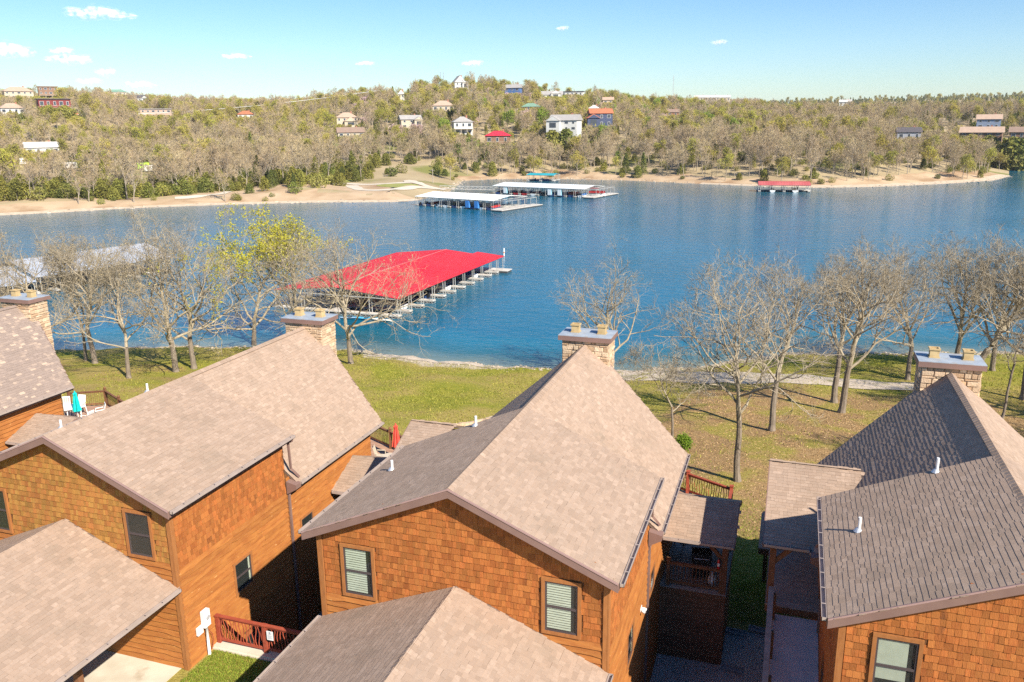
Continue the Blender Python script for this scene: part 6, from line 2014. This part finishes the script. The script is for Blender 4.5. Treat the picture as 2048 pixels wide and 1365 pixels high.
def proto_shrub(seed, H, m, n=420):
    rg = np.random.default_rng(seed)
    d = rg.normal(0, 1, (n, 3)); d /= np.linalg.norm(d, axis=1)[:, None]
    lob = 1 + .3 * np.sin(d[:, 0] * 5 + seed) * np.sin(d[:, 1] * 4)
    c = d * (rg.random((n, 1)) ** .33) * np.array([H * .6, H * .6, H * .5]) * lob[:, None] + np.array([0, 0, H * .48])
    c[:, 2] = np.maximum(c[:, 2], .1)
    v, f, _ = leaf_quads(c, 1, .1, .22, seed)
    sv, sf = tubes([(np.array([[0, 0, -.2], [math.cos(k * 1.3) * H * .2, math.sin(k * 1.3) * H * .2, H * .4], [math.cos(k * 1.3) * H * .4, math.sin(k * 1.3) * H * .4, H * .75]]), np.array([.05, .035, .015]), 0) for k in range(5)], [4])
    return join_quads_tris('stems', [(sv, sf, 0)], [M_ftrunk]), join_quads_tris('foliage', [(v, f, 0)], [m]), join_quads_tris('shrub', [(sv, sf, 0), (v, f, 1)], [M_ftrunk, m])


PB = [proto_bare(300 + k, 15 + k % 3, per=6) for k in range(5)]
PG = [proto_bare(320 + k, 14, leaves=(M_fbud, .8, 2, .24), per=6) for k in range(3)]
PL = [proto_bare(330, 13, leaves=(M_fgreen, .9, 2, .26), per=6), proto_bare(331, 11, leaves=(M_pink, .9, 2, .26), per=6)]
PC = [proto_cedar(340, 7.0, .44, M_cedar, 1500, .3, .42), proto_cedar(341, 5.2, .58, M_cedar, 1500, .28, .36), proto_cedar(342, 11.0, .26, M_cedar, 1500, .3, .7)]
PS = [proto_shrub(350, 3.2, M_shrub), proto_shrub(351, 2.4, M_cedar), proto_shrub(352, 2.8, M_shrub)]
ALL = PB + PG + PL + PC + PS
IB, IG, IL, IC, IS = 0, 5, 8, 10, 13
PH = [15, 16, 17, 15, 16, 14, 14, 14, 13, 11, 7, 5.2, 11, 3.2, 2.4, 2.8]

rf = np.random.default_rng(77)
recs = []
for r0, r1, dens in ((245, 345, 10), (345, 450, 23), (450, 700, 44), (700, 1100, 95), (1100, 2300, 330)):
    area = .5 * rad(72) * (r1 * r1 - r0 * r0); n = int(area / dens)
    az = np.radians(rf.uniform(-55, 17, n)); rr = np.sqrt(rf.uniform(r0 * r0, r1 * r1, n))
    recs.append(np.stack([rr * np.sin(az), rr * np.cos(az), rr], 1))
pts = np.concatenate(recs)
Zt = far_z(pts[:, 0], pts[:, 1]); SD = poly_sd(FSP, pts[:, 0], pts[:, 1])
# picture columns of each point
Cc = (pts[:, :2] @ RC[:, :2].T) + (Zt - ZC)[:, None] * RC[:, 2][None, :]
PX = 1024 + FPX * Cc[:, 0] / Cc[:, 2]; PY = 682.5 + FPX * Cc[:, 1] / Cc[:, 2]
road_pts = np.array([far_hit(*q)[:2] for rd in ROADS for q in rd])
rdist = np.min(np.hypot(pts[:, None, 0] - road_pts[None, :, 0], pts[:, None, 1] - road_pts[None, :, 1]), axis=1)
u = rf.random(len(pts)); u2 = rf.random(len(pts))
patch = np.sin(pts[:, 0] * .031 + 1.3) * np.sin(pts[:, 1] * .027 + .4) + .5 * np.sin(pts[:, 0] * .075 + pts[:, 1] * .06)
trees = []       # x, y, z, kind, scale, rot, dist, px
HA = np.array([(h[0], h[1], h[2], h[3], h[4], h[5]) for h in FHOUSE]); HD = np.hypot(HA[:, 0], HA[:, 1]); HAZ = np.arctan2(HA[:, 0], HA[:, 1])
for i in range(len(pts)):
    x, y, r = pts[i]; sd = SD[i]; px = PX[i]
    if sd < 2.5 or px < -160 or px > 2210: continue
    left = px < 900 and r < 420
    k = None
    if left:
        if px > 620 and px < 900 and sd < 40:                    # open bank with the roads
            if rdist[i] < 14 or u[i] > .10: continue
            k = IS + int(u2[i] * 3) if u2[i] < .6 else IC + 1
        elif sd < 15:
            if u[i] > .16: continue
            k = IS + int(u2[i] * 3) if u2[i] < .75 else IB + int(u2[i] * 17) % 5
        elif sd < 30 and 380 < px < 640 and u[i] > .12: continue
        elif sd < 62:
            k = (IC + int(u2[i] * 2.15) if u[i] < .55 else IS + int(u2[i] * 3) if u[i] < .86 else IB + int(u2[i] * 5))
        else:
            k = (IC + int(u2[i] * 3) if u[i] < .13 + .1 * (patch[i] > .4) else IG + int(u2[i] * 3) if u[i] < .26 + .16 * (patch[i] < -.2) else IB + int(u2[i] * 5))
    else:
        if sd < 9 and u[i] > .35: continue
        if r < 460:
            k = (IS + int(u2[i] * 3) if u[i] < .20 else IC + int(u2[i] * 3) if u[i] < .29 else IG + int(u2[i] * 3) if u[i] < .36 else IL if u[i] < .375 else IB + int(u2[i] * 5))
        elif px > 1520 and r > 560:
            pc_ = .88 if r > 800 else (.6 if patch[i] > .1 else .15)
            k = (IC + int(u2[i] * 3) if u[i] < pc_ else IG + int(u2[i] * 3) if u[i] < pc_ + .12 else IB + int(u2[i] * 5))
        elif 700 < px < 1480 and r < 900:
            k = (IC + int(u2[i] * 3) if u[i] < .24 + .12 * (patch[i] > .3) else IG + int(u2[i] * 3) if u[i] < .58 else IL if u[i] < .62 else IL + 1 if u[i] < .635 else IB + int(u2[i] * 5))
        else:
            k = (IC + int(u2[i] * 3) if u[i] < .09 + .14 * (patch[i] > .5) else IG + int(u2[i] * 3) if u[i] < (.46 if r < 800 else .18) else IB + int(u2[i] * 5))
    s = .52 + .50 * rf.random()
    if r > 1000 and px < 1520 and k >= IG: k = IB + int(u2[i] * 5)
    if left and 12 < sd < 70 and k >= IS: s *= 1.6
    if not left and r < 470 and k < IC: s *= .88
    hgt = PH[k] * s
    if rdist[i] < 5: continue
    az = math.atan2(x, y); bad = False
    for j in range(len(HA)):
        dr = HD[j] - r; lat = abs(az - HAZ[j]) * r
        if math.hypot(x - HA[j, 0], y - HA[j, 1]) < max(HA[j, 3], HA[j, 4]) * .5 + 4: bad = True; break
        if 0 < dr < 190 and lat < HA[j, 3] * .5 + 1.5:
            los = ZC + (HA[j, 2] + 1.7 - ZC) * r / HD[j]
            if Zt[i] + hgt > los:
                hmax = los - Zt[i]
                if hmax < 3: bad = True; break
                s *= max(.35, hmax / hgt); hgt = PH[k] * s
                if Zt[i] + hgt > los + 1.5: bad = True; break
    for q in TRL:
        dr = math.hypot(q[0], q[1]) - r; lat = abs(az - math.atan2(q[0], q[1])) * r
        if -4 < dr < 60 and lat < 4.0: bad = True; break
    if bad: continue
    trees.append((x, y, Zt[i] - .1, k, s, rf.uniform(0, 6.28), r, px))
for j in range(len(HA)):            # planting that hides the foundations
    hx, hy, hz, hw_, hd_, hh_ = HA[j]; dj = HD[j]; ux, uy = -hx / dj, -hy / dj
    for q in range(int(hw_ / 1.5) + 2):
        lat = rf.uniform(-.6, .6) * hw_; fr = hd_ * .5 + rf.uniform(3.2, 8.0)
        x, y = hx + ux * fr - uy * lat, hy + uy * fr + ux * lat
        z = float(far_z(x, y)); k = (IS, IS + 1, IS + 2, IC + 1)[q % 4]
        need = hz + rf.uniform(.2, 1.3) - z
        if need < .8: continue
        trees.append((x, y, z - .1, k, min(need / PH[k], 3.0), rf.uniform(0, 6.28), dj, 1024 + FPX * 0))
trees.sort(key=lambda t: t[6])
NAMES = {}
LAB = {'bare': ('bare_tree', 'tree', 'bare trees on the far shore', ['bare grey-brown tree in the woods above the far left bank', 'bare tree in the woods behind the two pale docks', 'bare pale-trunked tree along the far shore near the teal dock', 'bare pale-trunked tree along the far shore behind the faded red dock']),
       'gold': ('budding_tree', 'tree', 'budding trees on the far shore', ['golden budding tree in the woods above the far left bank', 'golden budding tree in the woods behind the two pale docks', 'golden budding tree along the far shore near the teal dock', 'golden budding tree on the far shore behind the faded red dock']),
       'green': ('leafy_tree', 'tree', 'fresh green trees on the far shore', ['fresh green tree in the woods above the far left bank', 'fresh green tree in the woods behind the two pale docks', 'fresh green tree along the far shore near the teal dock', 'fresh green tree on the far shore behind the faded red dock']),
       'cedar': ('cedar_tree', 'tree', 'cedars on the far shore', ['dark green cedar on the far left bank', 'dark green cedar by the gravel road behind the pale docks', 'dark green cedar in the shore woods near the teal dock', 'dark green cedar in the shore woods behind the faded red dock']),
       'shrub': ('shrub', 'shrub', 'shrubs on the far shore', ['low olive shrub on the far left bank', 'low olive shrub by the gravel road behind the pale docks', 'low olive shrub in the shore woods near the teal dock', 'low olive shrub on the far shore behind the faded red dock'])}
CNT = dict(bare=0, gold=0, green=0, cedar=0, shrub=0); LIM = dict(bare=300, gold=60, green=40, cedar=220, shrub=160)
rest = []
for (x, y, z, k, s, ro, r, px) in trees:
    kd = 'bare' if k < IG else 'gold' if k < IL else 'green' if k < IC else 'cedar' if k < IS else 'shrub'
    if CNT[kd] < LIM[kd] and -20 < px < 2068 and px != 1024 and r < 520 and k != IL + 1:
        CNT[kd] += 1
        nm, cat, grp, labs = LAB[kd]
        lab = labs[0 if px < 640 else 1 if px < 1000 else 2 if px < 1480 else 3]
        T = empty(nm, (x, y, z), ro, lab, cat, grp); T.scale = (s, s, s)
        add(ALL[k][0].name, ALL[k][0], T); add(ALL[k][1].name, ALL[k][1], T)
    else: rest.append((x, y, z, k, s, ro))

# the rest of the woods: one mass, scattered by geometry nodes over its own points
pcol = bpy.data.collections.new('woodland_kinds')
for k, (t, c, j) in enumerate(ALL):
    pcol.objects.link(bpy.data.objects.new('kind_%02d' % k, j))
R_arr = np.array(rest)
me = bpy.data.meshes.new('woodland'); me.vertices.add(len(R_arr)); me.vertices.foreach_set('co', R_arr[:, :3].astype(np.float32).ravel())
for nm, ty, arr in (('kind_id', 'INT', R_arr[:, 3].astype(np.int32)), ('tree_scale', 'FLOAT', R_arr[:, 4].astype(np.float32)), ('tree_rot', 'FLOAT', R_arr[:, 5].astype(np.float32))):
    at = me.attributes.new(nm, ty, 'POINT'); at.data.foreach_set('value', arr)
me.update()
wood = add('woodland', me, None, 'stuff')
ng = bpy.data.node_groups.new('scatter_woods', 'GeometryNodeTree')
ng.interface.new_socket('Geometry', in_out='INPUT', socket_type='NodeSocketGeometry'); ng.interface.new_socket('Geometry', in_out='OUTPUT', socket_type='NodeSocketGeometry')
gi = ng.nodes.new('NodeGroupInput'); go = ng.nodes.new('NodeGroupOutput')
iop = ng.nodes.new('GeometryNodeInstanceOnPoints'); ci = ng.nodes.new('GeometryNodeCollectionInfo')
ci.inputs['Collection'].default_value = pcol; ci.inputs['Separate Children'].default_value = True; ci.inputs['Reset Children'].default_value = True


def named(nm, ty):
    a = ng.nodes.new('GeometryNodeInputNamedAttribute'); a.data_type = ty; a.inputs['Name'].default_value = nm; return a.outputs[0]


cx = ng.nodes.new('ShaderNodeCombineXYZ'); ng.links.new(named('tree_rot', 'FLOAT'), cx.inputs['Z'])
er = ng.nodes.new('FunctionNodeEulerToRotation'); ng.links.new(cx.outputs[0], er.inputs[0])
ng.links.new(gi.outputs[0], iop.inputs['Points']); ng.links.new(ci.outputs[0], iop.inputs['Instance'])
iop.inputs['Pick Instance'].default_value = True
ng.links.new(named('kind_id', 'INT'), iop.inputs['Instance Index'])
ng.links.new(er.outputs[0], iop.inputs['Rotation'])
ng.links.new(named('tree_scale', 'FLOAT'), iop.inputs['Scale'])
ng.links.new(iop.outputs[0], go.inputs[0])
wood.modifiers.new('scatter', 'NODES').node_group = ng
print('woods', len(trees), CNT, len(rest))

# ------------------------------------------------------------------ poles, wire, masts
def lattice(px, ytop, ybase, dist, w, label, name='radio_mast', cat='mast', m=M_steel):
    b = at_dist(px, ybase, dist); t = at_dist(px, ytop, dist); H = t[2] - b[2]
    A = empty(name, b, 0, label, cat); mb = MB()
    cs = [(w * math.cos(a), w * math.sin(a)) for a in (0, 2.09, 4.19)]
    for c in cs: mb.beam((c[0], c[1], -2), (c[0], c[1], H), w * .28, w * .28)
    n = int(H / (w * 3))
    for k in range(n):
        for i in range(3):
            a, c = cs[i], cs[(i + 1) % 3]; mb.beam((a[0], a[1], H * k / n), (c[0], c[1], H * (k + 1) / n), w * .16, w * .16)
    mb.build('lattice', m, A)
    mb = MB(); mb.tube([(0, 0, H), (0, 0, H * 1.08)], w * .12, 5); mb.build('antenna', m, A)


lattice(1346, 152, 186, 1500, .7, 'thin radio mast on the right-hand skyline')
lattice(881, 144, 160, 770, .35, 'steel mast on the hilltop, left of a pair', name='hilltop_mast')
lattice(887, 144, 160, 772, .35, 'steel mast on the hilltop, right of a pair', name='hilltop_mast')
wp = [at_dist(px, py, d) for px, py, d in ((-60, 205, 600), (284, 228, 590), (760, 181, 640))]
pw = []
for k in range(25):
    t = k / 24; a = wp[0] * (1 - t) + wp[2] * t
    mid = wp[1]
    l0 = (1 - t) ** 2; l1 = 2 * t * (1 - t); l2 = t * t
    ctrl = wp[1] * 2 - .5 * (wp[0] + wp[2]); pw.append(wp[0] * l0 + ctrl * l1 + wp[2] * l2)
mb = MB(); mb.tube(pw, .10, 4); tag(mb.build('power_line', M_white), 'pale power line sagging across the left hillside', 'cable')
b = far_hit(866, 367); P_ = empty('utility_pole', b, 0, 'pale utility pole beside the far gravel road', 'pole')
t = at_dist(866, 338, math.hypot(b[0], b[1])); mb = MB(); mb.tube([(0, 0, -.5), (0, 0, t[2] - b[2])], [.16, .11], 8); mb.build('shaft', M_greywood, P_)
mb = MB(); mb.beam((-.9, 0, t[2] - b[2] - .6), (.9, 0, t[2] - b[2] - .6), .1, .12); mb.build('crossarm', M_greywood, P_)

# ------------------------------------------------------------------ small fair-weather clouds
M_cloud = bpy.data.materials.new('cloud'); M_cloud.use_nodes = True
_n = M_cloud.node_tree; _N = _n.nodes; _b = _N['Principled BSDF']; _b.inputs['Base Color'].default_value = (.9, .9, .9, 1); _b.inputs['Roughness'].default_value = 1; _b.inputs['Specular IOR Level'].default_value = 0
_lw = _N.new('ShaderNodeLayerWeight'); _lw.inputs['Blend'].default_value = .5
_iv = _N.new('ShaderNodeMath'); _iv.operation = 'SUBTRACT'; _iv.inputs[0].default_value = 1; _n.links.new(_lw.outputs['Facing'], _iv.inputs[1])
_pw = _N.new('ShaderNodeMath'); _pw.operation = 'POWER'; _pw.inputs[1].default_value = 2.4; _n.links.new(_iv.outputs[0], _pw.inputs[0])
_nz = _N.new('ShaderNodeTexNoise'); _nz.inputs['Scale'].default_value = .02; _nz.inputs['Detail'].default_value = 6
_tc = _N.new('ShaderNodeTexCoord'); _n.links.new(_tc.outputs['Object'], _nz.inputs['Vector'])
_rm = _N.new('ShaderNodeMapRange'); _rm.inputs['From Min'].default_value = .40; _rm.inputs['From Max'].default_value = .70; _rm.inputs['To Max'].default_value = .45; _n.links.new(_nz.outputs['Fac'], _rm.inputs['Value'])
_mu = _N.new('ShaderNodeMath'); _mu.operation = 'MULTIPLY'; _n.links.new(_pw.outputs[0], _mu.inputs[0]); _n.links.new(_rm.outputs[0], _mu.inputs[1]); M_cloud.use_transparent_shadow = True
_tr = _N.new('ShaderNodeBsdfTransparent'); _ms = _N.new('ShaderNodeMixShader')
_n.links.new(_mu.outputs[0], _ms.inputs[0]); _n.links.new(_tr.outputs[0], _ms.inputs[1]); _n.links.new(_b.outputs[0], _ms.inputs[2]); _n.links.new(_ms.outputs[0], _N['Material Output'].inputs['Surface'])


def cloud(px, py, w, h, label, seed):
    d = 9000; p = at_dist(px, py, d); s = d / FPX
    A = empty('cloud', p, math.atan2(-p[0], p[1]), label, 'cloud')
    rg = random.Random(seed); n = 5
    import bmesh
    for k in range(n):
        bm = bmesh.new(); bmesh.ops.create_icosphere(bm, subdivisions=3, radius=1)
        f = (k - (n - 1) / 2) / n
        for v in bm.verts:
            q = v.co; a = 1 + .16 * math.sin(q.x * 4 + seed) + .14 * math.sin(q.y * 5 + q.z * 6 + k)
            v.co = (q.x * w * s * .28 * a + f * w * s * .85, q.y * h * s * .6 * a, q.z * h * s * (.62 - .5 * abs(f)) * a + rg.uniform(-.1, .1) * 0 + h * s * .1 * math.sin(k * 2 + seed))
        me = bpy.data.meshes.new('puff'); bm.to_mesh(me); bm.free(); me.materials.append(M_cloud)
        for pl in me.polygons: pl.use_smooth = True
        add('puff', me, A)


for i, (px, py, w, h, lab) in enumerate([(198, 27, 95, 20, 'wispy streak cloud highest at the upper left'), (20, 102, 60, 24, 'small white cloud at the left picture edge'), (124, 102, 32, 12, 'faint small cloud above the bright left one'), (140, 119, 62, 16, 'bright small cloud over the left skyline'),
                                         (212, 145, 32, 13, 'tiny round cloud over the left skyline'), (180, 163, 40, 10, 'thin flat cloud just over the left hill'), (280, 170, 46, 12, 'thin flat cloud right of the left hill houses'), (472, 113, 44, 10, 'very faint cloud over the left valley'),
                                         (730, 127, 30, 8, 'faint flat cloud left of the hilltop'), (946, 127, 36, 12, 'small white cloud above the hilltop'), (1125, 57, 22, 8, 'tiny faint cloud high in the middle'), (1438, 85, 28, 9, 'tiny lone cloud on the right')]):
    cloud(px, py, w, h, lab, i + 3)

# ------------------------------------------------------------------ thin spring haze over the valley
M_haze = bpy.data.materials.new('haze_air'); M_haze.use_nodes = True
_nn = M_haze.node_tree.nodes; _nn.remove(_nn['Principled BSDF'])
_pv = _nn.new('ShaderNodeVolumePrincipled'); _pv.inputs['Color'].default_value = (.86, .90, 1.0, 1); _pv.inputs['Density'].default_value = .00007; _pv.inputs['Anisotropy'].default_value = 0.0
M_haze.node_tree.links.new(_pv.outputs[0], _nn['Material Output'].inputs['Volume'])
mb = MB(); mb.box((-9400, -400, -6.0), (9400, 9400, 118.0)); mb.build('haze', M_haze, None, kind='stuff')
